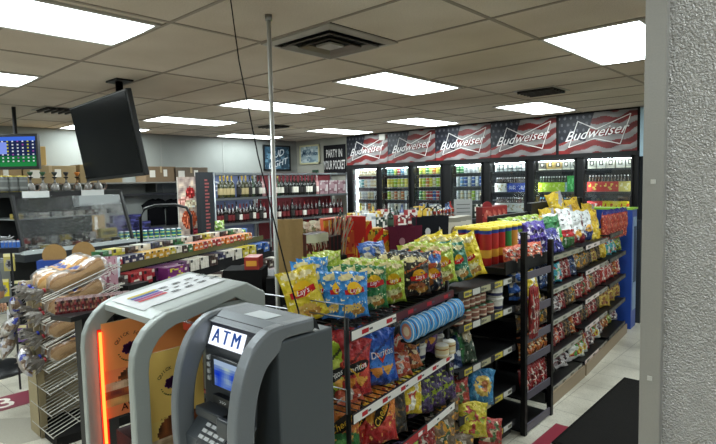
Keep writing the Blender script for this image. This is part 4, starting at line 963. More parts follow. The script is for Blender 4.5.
def make_loaf(c, cd_, tie):
    def mk():
        t = thing('bread_loaf', None, 'bread'); m = MB(); nu, nv = 14, 12
        def S(u, v):
            a = 2 * PI * u; k = (1 - abs(2 * v - 1) ** 6) ** .5; x = math.cos(a); z = math.sin(a)
            sx = math.copysign(abs(x) ** .6, x); sz = math.copysign(abs(z) ** .6, z)
            return (.055 * sx * k, -.17 + v * .34, .05 + .048 * sz * k + (.008 * math.sin(v * 9) if z > 0 else 0))
        m.grid(S, nu, nv, lambda u, v: c if .08 < u < .42 else cd_); m.build('loaf', 'matte', t)
        m = MB(); S2 = lambda u, v: (lambda p: (p[0] * 1.16, p[1] * 1.05, .05 + (p[2] - .05) * 1.18 + .003 * math.sin(u * 40 + v * 30)))(S(u, v))
        m.grid(S2, 20, 14, '#ffffff'); m.build('clear_bag', 'clear_film', t)
        m = MB(); m.grid(lambda u, v: (lambda p: (p[0] * 1.19, p[1], .05 + (p[2] - .05) * 1.2))(S(.12 + .3 * u, .38 + .22 * v)), 8, 5, art(c, ('disc', .5, .5, .35, .4, '#2a3a80'))); m.build('label_band', 'card', t)
        m = MB()
        for k in range(9):
            a = 2 * PI * k / 9; r0 = .045
            m.add([(0, -.18, .05), (r0 * math.cos(a), -.25 - .02 * (k % 3), .045 + r0 * math.sin(a)), (r0 * math.cos(a + .5), -.24, .045 + r0 * math.sin(a + .5))], [(0, 1, 2), (2, 1, 0)], '#9a948e')
        m.build('bag_tail', 'foil', t)
        m = MB(); m.lathe([(.012, 0, tie), (.014, .006, tie), (.012, .012, tie)], 8, at=(0, 0, 0)); o = m.build('tie', 'plastic', t); o.location = (0, -.185, .05); o.rotation_euler = (PI / 2, 0, 0)
        return t
    return mk
loaf = dict(a=make_loaf('#b98a4e', '#d2ad76', '#2a3aa8'), b=make_loaf('#8d6a48', '#a58561', '#8d1f28'), c=make_loaf('#7a563c', '#8f6c4f', '#2a3aa8'))
k = 0
for z, ks, tz in ((1.02, 'aab', 'top'), (.88, 'abb', 'second'), (.73, 'bcb', 'third'), (.58, 'ccb', 'fourth')):
    for i, q in enumerate(ks):
        place(('loaf', q), loaf[q], (-3.98 + .125 * i, 1.34 + random.uniform(-.02, .02), z - .005), random.uniform(-.08, .08), 'bagged bread loaf on the %s wire shelf, %s from the back' % (tz, ORD[i]), 'bread loaves on the wire rack', rx=R(20), scale=1.12)
# twisted bag ends sticking out on the left
def make_bunbag():
    t = thing('bun_bag', None, 'bun bag'); m = MB()
    def S(u, v):
        a = 2 * PI * u; k = math.sin(PI * min(1, v * 1.02)) ** .5 * (1 if v < .6 else 1 - (v - .6) * 1.3)
        return (.06 * math.cos(a) * k, .06 * math.sin(a) * k, -v * .2)
    m.grid(S, 14, 10, mix_art('#8a7460', '#a89a8c', '#6a4e38', '#c9c9d0', '#2a3aa0', p=.75, n=10, v0=0, v1=1)); m.build('bag', 'foil', t)
    m = MB(); m.grid(lambda u, v: (lambda p: (p[0] * 1.08, p[1] * 1.08, p[2] - .002))(S(u, v)), 14, 8, '#fff'); m.build('clear_wrap', 'clear_film', t); return t
for i, (p, rx_) in enumerate([((-4.08, 1.08, 1.02), .9), ((-4.12, 1.06, .92), .5), ((-4.0, 1.05, .80), .8), ((-4.1, 1.04, .70), .4), ((-3.95, 1.06, .62), .9), ((-4.06, 1.05, .52), .7)]):
    place('bun', make_bunbag, p, i * 1.1, 'twisted clear bag of buns hanging off the bread rack end, %s from top' % ORD[i], 'bun bags at the rack end', rx=rx_, scale=(.7, .7, 1))
# blue display boxes with round kraft toppers
def make_blue():
    t = thing('snack_display_box', None, 'display box')
    m = MB(); m.grid(lambda u, v: ((u - .5) * .2, -.06, v * .14), 12, 8, art('#1f3f8f', ('diag', .1, .24, .3, '#e8602c'), ('disc', .3, .7, .04, .06, '#e8ecf4'), ('disc', .45, .62, .04, .06, '#e8ecf4'), ('disc', .36, .5, .04, .06, '#e8ecf4')), smooth=False)
    m.bb(-.1, .1, -.058, .06, 0, .14, '#1a357c'); m.build('box', 'card', t)
    m = MB(); m.prism([(.075 * math.cos(2 * PI * k / 24), .17 + .075 * math.sin(2 * PI * k / 24)) for k in range(24)], 1, -.03, -.025, '#9c7c50'); m.build('round_topper', 'matte', t); return t
place('bluebox', make_blue, (-4.38, 1.42, .95), R(52), 'blue snack display box with round kraft topper, nearer the left edge', 'blue display boxes behind the bread rack', scale=1.12)
place('bluebox', None, (-4.36, 1.62, .95), R(52), 'blue snack display box with round kraft topper, beside the candy counter', 'blue display boxes behind the bread rack', scale=1.12)
t = thing('box_stand', 'black stand holding the blue snack display boxes', 'stand', (-4.38, 1.52, 0), R(10)); MB().bb(-.16, .0, -.26, .20, 0, .93, '#17181a').build('body', 'matte', t); MB().bb(-.17, .02, -.27, .21, .93, .95, '#3a3c3e').build('top_board', 'plastic', t)
place('bluewhite', make_bag('paper_towel_pack', .15, .24, .1, art('#cfd9e2', ('col', .3, .38, '#4a8fc9'), ('col', .55, .62, '#4a8fc9'), ('col', .78, .84, '#7ab0dc')), cat='pack'), (-4.02, 1.66, .88), R(60), 'white and blue striped pack beside the bread rack')
row('redbar', make_box('meat_stick_pack', .035, .10, .07, mix_art('#6a181c', '#8a2a2a', '#2a0e10', '#a8806a', p=.4, n=6, v0=0, v1=1), '#4a1216', nu=4, nv=5, cat='snack pack', mat='foil'), 10, (-3.14, 1.02, .965), (-3.04, 1.34, .965), R(66), 'dark red snack pack in the row beside the kiosk', 'dark red packs beside the kiosk')
t = thing('snack_stand', 'small black stand carrying dark red packs by the kiosk', 'stand', (-3.10, 1.18, 0), R(17)); MB().bb(-.08, .08, -.2, .2, .94, .965, '#1a1a1c').build('tray', 'plastic', t); MB().bb(-.03, .03, -.1, .1, 0, .94, '#151517').build('post', 'plastic', t)

# ================================================================== SPINNER RACK AND PERSON AT FAR LEFT
t = thing('spinner_rack', 'black spinner rack on a round base at the left edge', 'rack', (-5.66, 1.27, 0))
MB().lathe([(.29, 0, '#17181a'), (.29, .02, '#1c1d20'), (.2, .06, '#1a1b1e'), (.04, .09, '#1a1b1e')], 28).build('round_base', 'plastic', t)
MB().tube([(0, 0, .05), (0, 0, 1.22)], .03, '#1b1c1e', 10).build('pole', 'plastic', t)
for z in (.55, .78, 1.0, 1.2):
    m = MB()
    for k in range(8):
        a = k * PI / 4 + .3; m.tube([(0, 0, z), (.2 * math.cos(a), .2 * math.sin(a), z), (.22 * math.cos(a), .22 * math.sin(a), z + .015)], .003, '#9a9c9e', 4)
    m.tube([(.2 * math.cos(2 * PI * k / 16), .2 * math.sin(2 * PI * k / 16), z) for k in range(17)], .003, '#9a9c9e', 4, cap=False); m.build('wire_ring', 'metal', t)
hang = [('#a89c56', 'yellow carded'), ('#a89c56', 'yellow carded'), ('#d9dade', 'clear and white'), ('#6a4a86', 'purple'), ('#3a4a34', 'dark green'), ('#d3c02c', 'bright yellow')]
def card(c): return make_box('hanging_card', .085, .014, .15, art(c, ('disc', .5, .4, .34, .28, '#8a8680'), ('disc', .5, .38, .2, .18, '#2a2a36'), ('band', .86, 1, '#d9cf9a')), c, nu=8, nv=12, cat='hanging pack')
for i, (x, y, z, q) in enumerate([(-5.55, 1.36, 1.02, 0), (-5.50, 1.50, 1.02, 1), (-5.58, 1.28, .80, 3), (-5.53, 1.45, .80, 5), (-5.48, 1.55, .78, 4), (-5.56, 1.36, .56, 2), (-5.50, 1.5, .56, 2), (-5.6, 1.24, .56, 4), (-5.53, 1.42, .38, 2), (-5.5, 1.56, .38, 3)]):
    place(('card', q), card(hang[q][0]), (x + .12, y - .13, z - .09), R(58) + random.uniform(-.2, .2), '%s pack hanging on the spinner rack, %s of ten from top' % (hang[q][1], ORD[i]), 'packs on the spinner rack')
row('lighter', make_box('lighter_pack', .035, .03, .09, art('#3f6ab8', ('band', .8, 1, '#c9d0dc')), '#3f6ab8', nu=2, nv=5, cat='lighter'), 5, (-5.02, 1.24, 1.17), (-4.94, 1.33, 1.17), R(60), 'blue lighter in the rack left of the glass case', 'lighters beside the glass case', scale=.6)
t = thing('lighter_stand', 'small black lighter stand left of the glass case', 'stand', (-4.98, 1.285, 0), R(50)); MB().bb(-.08, .08, -.05, .05, 1.13, 1.17, '#1a1a1e').build('tray', 'plastic', t); MB().bb(-.006, .006, -.006, .006, 0, 1.13, '#1a1a1e').build('post', 'plastic', t)

def person():
    # one continuous skinned body, mostly beyond the left edge of the picture
    V = [(0, 0, .95), (0, 0, 1.12), (0, 0, 1.32), (0, 0, 1.46), (0, .01, 1.53), (0, .02, 1.60), (0, .02, 1.69),
         (.10, 0, .90), (.11, .01, .50), (.11, 0, .09), (.11, .10, .04), (-.10, 0, .90), (-.11, -.02, .50), (-.11, -.03, .09), (-.11, .08, .04),
         (.18, 0, 1.42), (.24, -.02, 1.15), (.25, .06, .92), (.25, .09, .84), (-.18, 0, 1.42), (-.24, -.02, 1.15), (-.24, .06, .92), (-.24, .09, .84)]
    E_ = [(0, 1), (1, 2), (2, 3), (3, 4), (4, 5), (5, 6), (0, 7), (7, 8), (8, 9), (9, 10), (0, 11), (11, 12), (12, 13), (13, 14), (3, 15), (15, 16), (16, 17), (17, 18), (3, 19), (19, 20), (20, 21), (21, 22)]
    Rr = [.15, .15, .16, .10, .055, .085, .08, .10, .06, .045, .04, .10, .06, .045, .04, .06, .05, .04, .035, .06, .05, .04, .035]
    me = bpy.data.meshes.new('person'); me.from_pydata(V, E_, []); o = bpy.data.objects.new('person', me); COL.objects.link(o)
    sk = o.modifiers.new('skin', 'SKIN'); sk.use_smooth_shade = True
    for i, d in enumerate(me.skin_vertices[0].data): d.radius = (Rr[i], Rr[i] * (.75 if i < 3 else 1)); d.use_root = (i == 0)
    o.modifiers.new('sub', 'SUBSURF').levels = 3; o.modifiers['sub'].render_levels = 2
    dg = bpy.context.evaluated_depsgraph_get(); m2 = bpy.data.meshes.new_from_object(o.evaluated_get(dg)); o.modifiers.clear(); o.data = m2
    at = m2.color_attributes.new('Col', 'FLOAT_COLOR', 'CORNER'); buf = []
    for p in m2.polygons:
        z = p.center.z; x = abs(p.center.x)
        c = '#b98a6c' if z > 1.5 or (x > .2 and z < .90 and z > .78) else ('#767a80' if z > .93 or x > .19 else ('#1b1c20' if z > .10 else '#0f0f10'))
        buf += [*lin(c), 1.0] * p.loop_total
    at.data.foreach_set('color', buf); m2.materials.clear(); m2.materials.append(MATS['cloth']); 
    for p in m2.polygons: p.use_smooth = True
    g = MB(); g.grid(lambda u, v: (.095 * math.cos(2 * PI * u) * math.cos(v * PI / 2), .02 + .10 * math.sin(2 * PI * u) * math.cos(v * PI / 2) - .012, 1.68 + .11 * math.sin(v * PI / 2)), 16, 6, '#2a2018'); g.build('hair', 'cloth', o)
    g = MB()
    for sx in (-.03, .03): g.lathe([(.001, -.012, '#fff'), (.011, 0, '#f2f2f2'), (.001, .012, '#fff')], 8, at=(sx, .10, 1.66))
    g.build('eyes', 'skin', o)
    g = MB(); g.tube([(0, .10, 1.665), (0, .125, 1.63)], [.008, .014], '#b98a6c', 8); g.build('nose', 'skin', o)
    g = MB(); g.tube([(-.022, .098, 1.598), (0, .106, 1.596), (.022, .098, 1.598)], .005, '#8f5348', 6); g.build('mouth', 'skin', o)
    for sx, hx in ((1, .25), (-1, -.24)):
        g = MB()
        for k in range(4): g.tube([(hx + (k - 1.5) * .019 * 1.0, .095, .80), (hx + (k - 1.5) * .02, .105, .765), (hx + (k - 1.5) * .018, .098, .735 + .006 * abs(k - 1.5))], [.009, .0085, .007], '#b98a6c', 8)
        g.tube([(hx - sx * .03, .09, .83), (hx - sx * .05, .11, .80), (hx - sx * .05, .12, .775)], [.011, .010, .008], '#b98a6c', 8)
        g.build('fingers', 'skin', o)
    return o
o = person(); tag(o, 'person in a grey sweatshirt and black trousers cut by left edge', 'person'); o.location = (-4.63, .83, 0); o.rotation_euler = (0, 0, R(60))

# ================================================================== CHIP AISLE
BLK = '#151515'
def wire_shelf(name, parent, x0, x1, y0, y1, z, step=.05, mesh_col='#1b1b1c', lip=True):
    m = MB()
    n = max(1, int((y1 - y0) / step))
    for k in range(n + 1):
        y = y0 + (y1 - y0) * k / n; m.tube([(x0, y, z), (x1, y, z)], .0028, mesh_col, 4)
    for k in range(5):
        x = x0 + (x1 - x0) * k / 4; m.tube([(x, y0, z - .006), (x, y1, z - .006)], .0032, mesh_col, 4)
    return m.build(name, 'dark_metal', parent)
# --- front wire chip rack, turned slightly towards the door
HF = R(7.8); FO = Vector((-1.43, 1.49, 0)); FM = Matrix.Translation(FO) @ Matrix.Rotation(HF, 4, 'Z')
def fp(x, y, z): return tuple(FM @ Vector((x, y, z)))
fr = thing('chip_rack', 'black wire chip rack with white price rails beside the cash machine', 'rack', tuple(FO), HF)
LF = .93
for x in (-.02, -.52):
    for y in (.01, LF - .01): MB().tube([(x, y, 0), (x, y, 1.10)], .011, BLK, 8).build('post', 'dark_metal', fr)
for z, dx in ((1.055, 0), (.715, 0), (.44, 0), (.17, 0)):
    wire_shelf('wire_shelf', fr, -.52, 0, .01, LF - .01, z, .045)
    m = MB()
    for q in (.05, .10): m.tube([(-.02, .0, z + q), (-.5, .0, z + q)], .003, '#77787a', 4)
    m.tube([(-.02, .0, z), (-.02, 0, z + .1)], .003, '#77787a', 4); m.build('end_guard', 'metal', fr)
def rail(parent, x, y0, y1, z, h, segs, nm='price_rail', n=6, ink='#b8202c'):
    m = MB(); m.bb(x, x + .008, y0, y1, z - h / 2, z + h / 2, '#26262a')
    for (a, b, c) in segs: m.bb(x + .008, x + .0095, y0 + (y1 - y0) * a, y0 + (y1 - y0) * b, z - h * .42, z + h * .42, c)
    o = m.build(nm, 'card', parent); g = MB()
    for k in range(n):
        y = y0 + (y1 - y0) * (k + .5) / n; w_ = (y1 - y0) / n * .26
        g.bb(x + .0096, x + .0102, y - w_ / 2, y + w_ / 2, z - h * .22, z + h * .22, ink)
        g.bb(x + .0096, x + .0102, y + w_ * .6, y + w_ * 1.1, z - h * .1, z + h * .1, '#55565a')
    g.build('rail_lettering', 'card', o); return o
rail(fr, .004, 0, LF, 1.035, .042, [(0, .36, '#e8e6e2'), (.36, 1, '#5a2026')], n=5)
rail(fr, .004, 0, LF, .70, .042, [(0, 1, '#e8e6e2')], n=6)
rail(fr, .004, 0, LF, .425, .042, [(0, .66, '#a8202a'), (.66, 1, '#e8e6e2')], n=6, ink='#e8dfdc')
rail(fr, .004, 0, LF, .15, .04, [(0, 1, '#2a2a2c')], n=5)
MB().bb(-.53, -.50, .02, LF, .1, 1.03, '#101011').build('back_grid', 'dark_metal', fr)

# --- chip bags: kinds
F_ = {}
def flav(k, name, w_, h_, d_, a, logo=None, **kw): F_[k] = make_bag(name, w_, h_, d_, a, logo, **kw)
flav('ly', 'chip_bag', .175, .225, .06, lays_art('#e8cf2a', '#d9b81c'), lays_logo())
flav('lb', 'chip_bag', .165, .215, .07, lays_art('#2f8fdc', '#1f6fc0', '#e8c46a'), lays_logo(.60, '#f2c01e', .85))
flav('lg', 'chip_bag', .165, .21, .07, lays_art('#1f7a3a', '#145a2a', '#e8dfa8'), lays_logo(.60, '#f2c01e', .9))
flav('ll', 'chip_bag', .165, .21, .07, lays_art('#b5c83a', '#8aa82a', '#e6e6a8'), lays_logo(.52, '#f2c01e', .75))
flav('lk', 'chip_bag', .165, .205, .07, lays_art('#26231f', '#3a2a20', '#a85a2a', '#c9602a'), lays_logo(.45, '#f2b01e', .9))
flav('lo', 'chip_bag', .165, .205, .07, art('#26303c', ('diag', .55, .85, .6, '#d8602a'), ('disc', .7, .8, .35, .12, '#2f6fc0'), ('disc', .3, .2, .2, .1, '#c9742a'), ('speck', .12, ['#e8d9a8', '#a83a1c'], 0, 1, 14)), lays_logo(.38, '#f2b01e', .9))
flav('lt', 'chip_bag', .155, .215, .07, lays_art('#1f7a5a', '#155a48', '#e8dfb8'), lays_logo(.55, '#f2c01e', .6))
flav('lcl', 'chip_bag', .19, .255, .08, lays_art('#ecd424', '#e0bf1c', '#e6dfa8'), lays_logo(.48, '#f2c01e', .5))
flav('lbk', 'chip_bag', .17, .2, .06, mix_art('#2a5fb0', '#1a1a1c', '#c9c3b0', p=.4, n=8), None)
flav('dg', 'corn_chip_bag', .17, .24, .07, dor_art('#b4d32a', '#3a4a1a', '#dff06a'), word_logo('Doritos', '#f2f2ee', .42, .10, .3, None, '#1d1d1d'))
flav('dr', 'corn_chip_bag', .17, .24, .07, dor_art('#b8242a', '#7a1218', '#e0483a'), word_logo('Doritos', '#f4f2ee', .52, .10, .3, '#e8b43a', '#1a1214'))
flav('db', 'corn_chip_bag', .20, .25, .08, dor_art('#1f57c0', '#143a8a', '#3a86e6'), word_logo('Doritos', '#f6f6f6', .60, .115, .12, '#d9452a'))
flav('dk', 'corn_chip_bag', .17, .22, .07, dor_art('#1d1b1c', '#101010', '#c8402a', '#d87a3a'), word_logo('Doritos', '#f2f2f2', .62, .10, .2, '#d9d0b0'))
flav('dkb', 'corn_chip_bag', .17, .22, .07, dor_art('#22242a', '#2f7fd0', '#3a8ad8', '#d8603a'), word_logo('Doritos', '#f2f2f2', .60, .10, .2, '#c9c040'))
flav('dp', 'corn_chip_bag', .17, .235, .07, dor_art('#4a2466', '#341650', '#6a3a8a', '#e0a83a'), word_logo('Doritos', '#f0eef4', .60, .10, .25, '#d9c06a'))
flav('drb', 'corn_chip_bag', .17, .2, .06, mix_art('#7a1c20', '#c8402a', '#1c1c1c', p=.4, n=9), None)
flav('ch1', 'cheese_puff_bag', .18, .24, .08, art('#d8782a', ('band', 0, .45, '#2f7a3a'), ('disc', .5, .2, .25, .12, '#5aa04a'), ('speck', .1, ['#f2b85a', '#a8481a'], 0, 1, 18)), word_logo('Cheetos', '#f4c23a', .62, .13, .5, None, '#20160e'))
flav('ch2', 'cheese_puff_bag', .18, .25, .08, art('#e8862a', ('band', 0, .5, '#c2242a'), ('disc', .62, .35, .28, .14, '#d8483a'), ('disc', .2, .6, .2, .2, '#f2a63a'), ('speck', .1, ['#f8c86a', '#a8281a'], 0, 1, 18)), word_logo('Cheetos', '#f8d04a', .62, .12, 1.1, None, '#20160e'))
flav('fyr', 'snack_bag', .16, .2, .07, mix_art('#e2c62a', '#c8342a', '#f2efe0', '#e2c62a', p=.5, n=8), None)
flav('takp', 'snack_bag', .16, .19, .06, mix_art('#33204e', '#1c1530', '#a9b83a', '#5a3a86', p=.5, n=12), word_logo('Takis', '#a9c23a', .5, .14, .3))
flav('takb', 'snack_bag', .17, .19, .06, mix_art('#2a2a78', '#3a2a9a', '#151530', '#c9c9e6', p=.45, n=11), word_logo('Takis', '#e2e2f2', .55, .13, .3))
flav('dkmix', 'snack_bag', .16, .2, .06, mix_art('#26221f', '#4a2a20', '#8a6a3a', '#1a1a1c', p=.6, n=10), None)
flav('redmix', 'snack_bag', .14, .2, .06, mix_art('#8f1f24', '#c03a30', '#d8cfc4', '#5a1216', p=.45, n=11), None)
flav('orgmix', 'snack_bag', .14, .15, .06, mix_art('#b8602a', '#d8923a', '#5a2418', '#e2cfa8', p=.55, n=10), None)
flav('sf', 'snack_bag', .14, .13, .06, mix_art('#c85a3a', '#e8a07a', '#d9d3cc', '#a8281a', p=.55, n=9), None)
flav('grn', 'snack_bag', .16, .21, .06, art('#1f5a2c', ('disc', .45, .45, .2, .3, '#3a8a48'), ('tri', .6, .1, .2, .25, '#d89a3a'), ('speck', .12, ['#d9d6c8', '#123a1c'], 0, 1, 14)), word_logo('Doritos', '#f0f0ec', .7, .08, .3))
flav('grnb', 'snack_bag', .17, .23, .07, art('#25402c', ('disc', .32, .45, .18, .36, '#1f6a30'), ('disc', .75, .7, .22, .2, '#a89a7a'), ('speck', .12, ['#c9c6b8', '#141f1a'], 0, 1, 14)), None)
flav('bluy', 'snack_bag', .2, .2, .06, art('#2a78a8', ('disc', .5, .5, .34, .3, '#d9b85a'), ('disc', .55, .5, .14, .16, '#a8602a'), ('speck', .15, ['#1f5a86', '#6ab0d0'], 0, 1, 12)), None)
flav('yelr', 'snack_bag', .2, .19, .06, mix_art('#c2b02a', '#d9cf4a', '#a8242c', '#8a9a2a', p=.4, n=10), None)
flav('packr', 'snack_bag', .17, .15, .05, mix_art('#a8342c', '#c9b89a', '#3a5a2a', '#8a241c', p=.5, n=8), None)
flav('tanmix', 'snack_bag', .2, .22, .06, mix_art('#6a5a48', '#c9bfae', '#3a5a3a', '#d89a2a', '#8d6a4a', p=.55, n=9), None)
flav('wht', 'chip_bag', .19, .26, .08, art('#dfe2e2', ('band', 0, .3, '#7a1c2a'), ('disc', .3, .3, .22, .14, '#d9a23a'), ('disc', .75, .7, .16, .2, '#7a2a2a'), ('speck', .07, ['#2a2a2c', '#c9c9c9'], 0, 1, 14)), None)
flav('whr', 'chip_bag', .2, .26, .08, art('#e2e6e4', ('band', .0, .34, '#3a6a3a'), ('band', .34, .56, '#b8242c'), ('disc', .5, .72, .24, .18, '#f4f4f2'), ('speck', .06, ['#3a3a3c', '#c9c9c9'], 0, 1, 14)), None)
flav('whb', 'chip_bag', .18, .26, .08, art('#dfe2e4', ('band', 0, .35, '#2a3f7a'), ('disc', .5, .4, .3, .12, '#d9a23a'), ('speck', .06, ['#3a3a3c', '#c9c9c9'], 0, 1, 14)), None)
flav('grbig', 'corn_chip_bag', .19, .27, .08, dor_art('#1f6a34', '#124a22', '#3a9a4a', '#e0a03a'), word_logo('Doritos', '#f2f2ee', .62, .09, .3, '#d9d9d0'))
flav('rind', 'pork_rind_bag', .15, .29, .07, art('#a8382c', ('band', .86, 1, '#2a2a7a'), ('speck', .5, ['#c85a40', '#8d241c', '#d98a6a'], 0, .84, 16)), None)
flav('ybig', 'chip_bag', .17, .3, .08, art('#dcb82a', ('diag', .2, .45, .8, '#e8cf5a'), ('disc', .5, .75, .3, .1, '#c9a01c'), ('speck', .06, ['#f4e6a0', '#a8781c'], 0, 1, 18)), None)
flav('ysil', 'chip_bag', .19, .25, .08, art('#d9b82a', ('diag', .3, .62, 1.2, '#a9a6b0'), ('disc', .4, .4, .2, .16, '#e6c83a'), ('speck', .05, ['#f4e6a0', '#8d8a94'], 0, 1, 18)), None)
flav('lgmix', 'snack_bag', .16, .16, .06, mix_art('#8faa3a', '#c9cf6a', '#d9dccf', '#2a4a20', '#d8c23a', p=.6, n=9), None)
flav('coco', 'snack_bag', .17, .18, .06, mix_art('#3aa8c0', '#5ab84a', '#e2e6e2', '#b8302c', p=.5, n=7), None)
flav('toast', 'snack_bag', .16, .22, .06, mix_art('#a8241f', '#c9402f', '#dcd6cc', p=.3, n=8), word_logo('Cheez', '#f2efe8', .55, .12, 1.3))
flav('golden', 'snack_bag', .26, .2, .07, mix_art('#b89a3a', '#cfb55a', '#8d5a2a', '#6a2a1c', p=.4, n=8), None)
flav('silvr', 'snack_bag', .22, .14, .07, mix_art('#c9c4c4', '#8d8488', '#7a1c24', '#2a2226', '#efeae6', p=.6, n=8), None)
flav('grw', 'snack_bag', .2, .18, .07, mix_art('#d9dcd4', '#4a9a3a', '#a8242a', '#d9c23a', '#efefe8', p=.6, n=7), None)
flav('purp', 'snack_bag', .16, .19, .07, mix_art('#3a2288', '#5a3ab0', '#22144e', '#d9d3e6', p=.45, n=9), None)
flav('navy', 'snack_bag', .17, .2, .06, mix_art('#1f3866', '#2a5a9a', '#101a30', '#c9cfd9', p=.4, n=9), None)
def B(k, x, y, z, rz, label, group=None, lean=-8, sc=None, ry=0):
    return place(('bag', k), F_[k], (x, y, z), R(rz), label, group, rx=R(lean), ry=R(ry), scale=sc)
# top of front rack
B('ly', -1.635, 1.475, 1.068, 58, 'yellow chip bag standing alone behind the cash machine', ry=-14, sc=.98)
for i in range(4): B('lb', -1.54 - .055 * i, 1.635 - .035 * i, 1.06, 60 + 4 * i, 'blue chip bag on the top wire shelf, %s from the aisle' % ORD[i], 'blue chip bags on the top wire shelf', sc=.9)
for i in range(5): B('ll' if i > 1 else 'lb', -1.80 - .05 * i, 1.62 + .08 * i, 1.08, 62, '%s chip bag deep on the top wire shelf, %s from left' % ('lime' if i > 1 else 'blue', ORD[i]), 'chip bags at the back of the top shelf', sc=.95)
for i in range(3): B('lg', -1.575 - .07 * i, 1.805 - .02 * i, 1.06, 62, 'dark green chip bag on the top wire shelf, %s from the aisle' % ORD[i], 'green chip bags on the top wire shelf', sc=.92)
for i in range(4): B('ll', -1.59 - .07 * i, 1.955 - .01 * i, 1.06, 62 + 6 * i, 'lime chip bag with round chips on the top shelf, %s from the aisle' % ORD[i], 'lime chip bags on the top wire shelf', sc=.95)
for i in range(3): B('lk', -1.59 - .08 * i, 2.155, 1.06, 64, 'black chip bag on the top wire shelf, %s from the aisle' % ORD[i], 'black chip bags on the top wire shelf')
for i in range(3): B('lo', -1.61 - .08 * i, 2.30, 1.06, 66, 'orange and navy chip bag on the top shelf, %s from the aisle' % ORD[i], 'orange chip bags on the top wire shelf')
for i in range(2): B('lbk', -1.84 - .08 * i, 2.16 + .1 * i, 1.12, 70, 'blue and black chip bag lying behind the orange bags, %s from the aisle' % ORD[i], lean=-30)
for i in range(3): B('ll', -1.62 - .08 * i, 2.43, 1.07, 64, 'lime chip bag beside the teal bag, %s from the aisle' % ORD[i], 'lime chip bags beside the teal bags', sc=(1.2, 1, 1.05), ry=-6)
for i in range(2): B('lt', -1.60 - .08 * i, 2.58, 1.07, 60, 'teal green chip bag leaning on the tall yellow bag, %s from the aisle' % ORD[i], 'teal chip bags on the top shelf', ry=-12)
for i in range(3): B('lcl', -1.60 - .09 * i, 2.71 - .03 * i, 1.07, 56, 'tall yellow chip bag at the far end of the top shelf, %s from the aisle' % ORD[i], 'tall yellow chip bags on the top shelf', ry=-15)
# blue round packs in a line under the top rail
def make_roundpack():
    m = MB(); m.lathe([(.032, 0, '#2a6fae'), (.050, .005, '#5ab0e6'), (.050, .016, '#3f97d8'), (.046, .020, '#d9e8f2'), (.036, .0205, '#5aa8e0'), (.022, .021, '#d98a6a'), (.010, .0215, '#e6d0a8')], 16); return tag(m.build('round_dip_cup', 'plastic'), None, 'dip cup')
for i in range(16): 
    p = fp(.045 + .004 * (i % 2), .40 + i * .034, .965 + .003 * (i % 3)); place('cup', make_roundpack, p, R(-14 + 5 * (i % 3)), 'round blue dip cup in the line under the top rail, %s from the near end' % ORD[i], 'blue dip cups under the top rail', rx=R(90), ry=0)
MB().bb(-.005, .075, .40, .95, .905, .918, '#141415').build('cup_ledge', 'dark_metal', fr)
# second level
g2 = 'corn chip bags on the second wire shelf'
B('dg', -1.60, 1.55, .72, 60, 'lime green corn chip bag at the near end of second shelf', g2)
B('dr', -1.55, 1.63, .72, 60, 'red corn chip bag beside the big blue bag', g2, ry=4)
B('dr', -1.66, 1.66, .74, 60, 'red corn chip bag behind the lime green bag', g2)
B('db', -1.545, 1.80, .72, 68, 'bright blue corn chip bag at the front of second shelf', g2)
B('db', -1.63, 1.77, .72, 66, 'bright blue corn chip bag behind the front blue one', g2)
B('dk', -1.60, 1.95, .75, 68, 'black and red corn chip bag right of the blue bags', g2, ry=6)
B('dkb', -1.62, 2.10, .75, 68, 'black and blue corn chip bag beside the purple bag', g2, ry=6)
B('dp', -1.62, 2.24, .74, 68, 'purple corn chip bag in front of the white cups', g2, ry=10)
for i in range(6): B('drb' if i % 2 else 'dk', -1.76 - .05 * (i % 2), 1.6 + .12 * i, .76, 72, '%s corn chip bag in the back row of second shelf, %s from near end' % ('red' if i % 2 else 'black', ORD[i]), g2, sc=1.0)
B('sf', -1.53, 1.60, .70, 70, 'small orange snack bag lying low before the red bag', None, -40); B('sf', -1.53, 1.94, .72, 70, 'small orange snack bag below the black and red bag', None, -30); B('orgmix', -1.56, 2.06, .72, 70, 'orange and tan snack bag below the black and blue bag', None, -30)
# third level
g3 = 'bags on the third wire shelf'
B('ch1', -1.60, 1.60, .45, 58, 'orange and green cheese puff bag by the cash machine', g3, ry=4)
B('ch2', -1.545, 1.80, .45, 62, 'orange and red cheese puff bag at the rail', g3); B('ch2', -1.61, 1.74, .45, 62, 'orange and red cheese puff bag behind its twin', g3)
B('dkmix', -1.56, 1.92, .44, 70, 'dark multicoloured snack bag beside the cheese puffs', g3)
B('fyr', -1.56, 2.03, .50, 70, 'yellow bag with red pieces under the white rail', g3, ry=5); B('fyr', -1.62, 1.96, .50, 70, 'yellow bag with red pieces behind the front one', g3)
for i in range(3): B('takp', -1.58, 2.16 + .11 * i, .45, 72, 'dark purple snack bag on the third shelf, %s from near end' % ORD[i], 'purple snack bags on the third shelf')
for i in range(4): B('grn', -1.70 - .05 * i, 2.32 + .02 * i, .47, 74, 'dark green snack bag in the stack below second shelf, %s from the aisle' % ORD[i], 'green snack bags on the third shelf', lean=-20)
for i in range(5): B('dkmix', -1.76, 1.6 + .15 * i, .46, 74, 'dark snack bag in the back row of third shelf, %s from near end' % ORD[i], g3)
for i in range(6): B(('takp', 'dkmix', 'takb', 'takp', 'redmix', 'tanmix')[i], -1.56, 1.58 + .15 * i, .175, 74, '%s snack bag on the lowest wire shelf, %s from near end' % (('purple', 'dark', 'blue', 'purple', 'red', 'tan')[i], ORD[i]), 'bags on the lowest wire shelf')

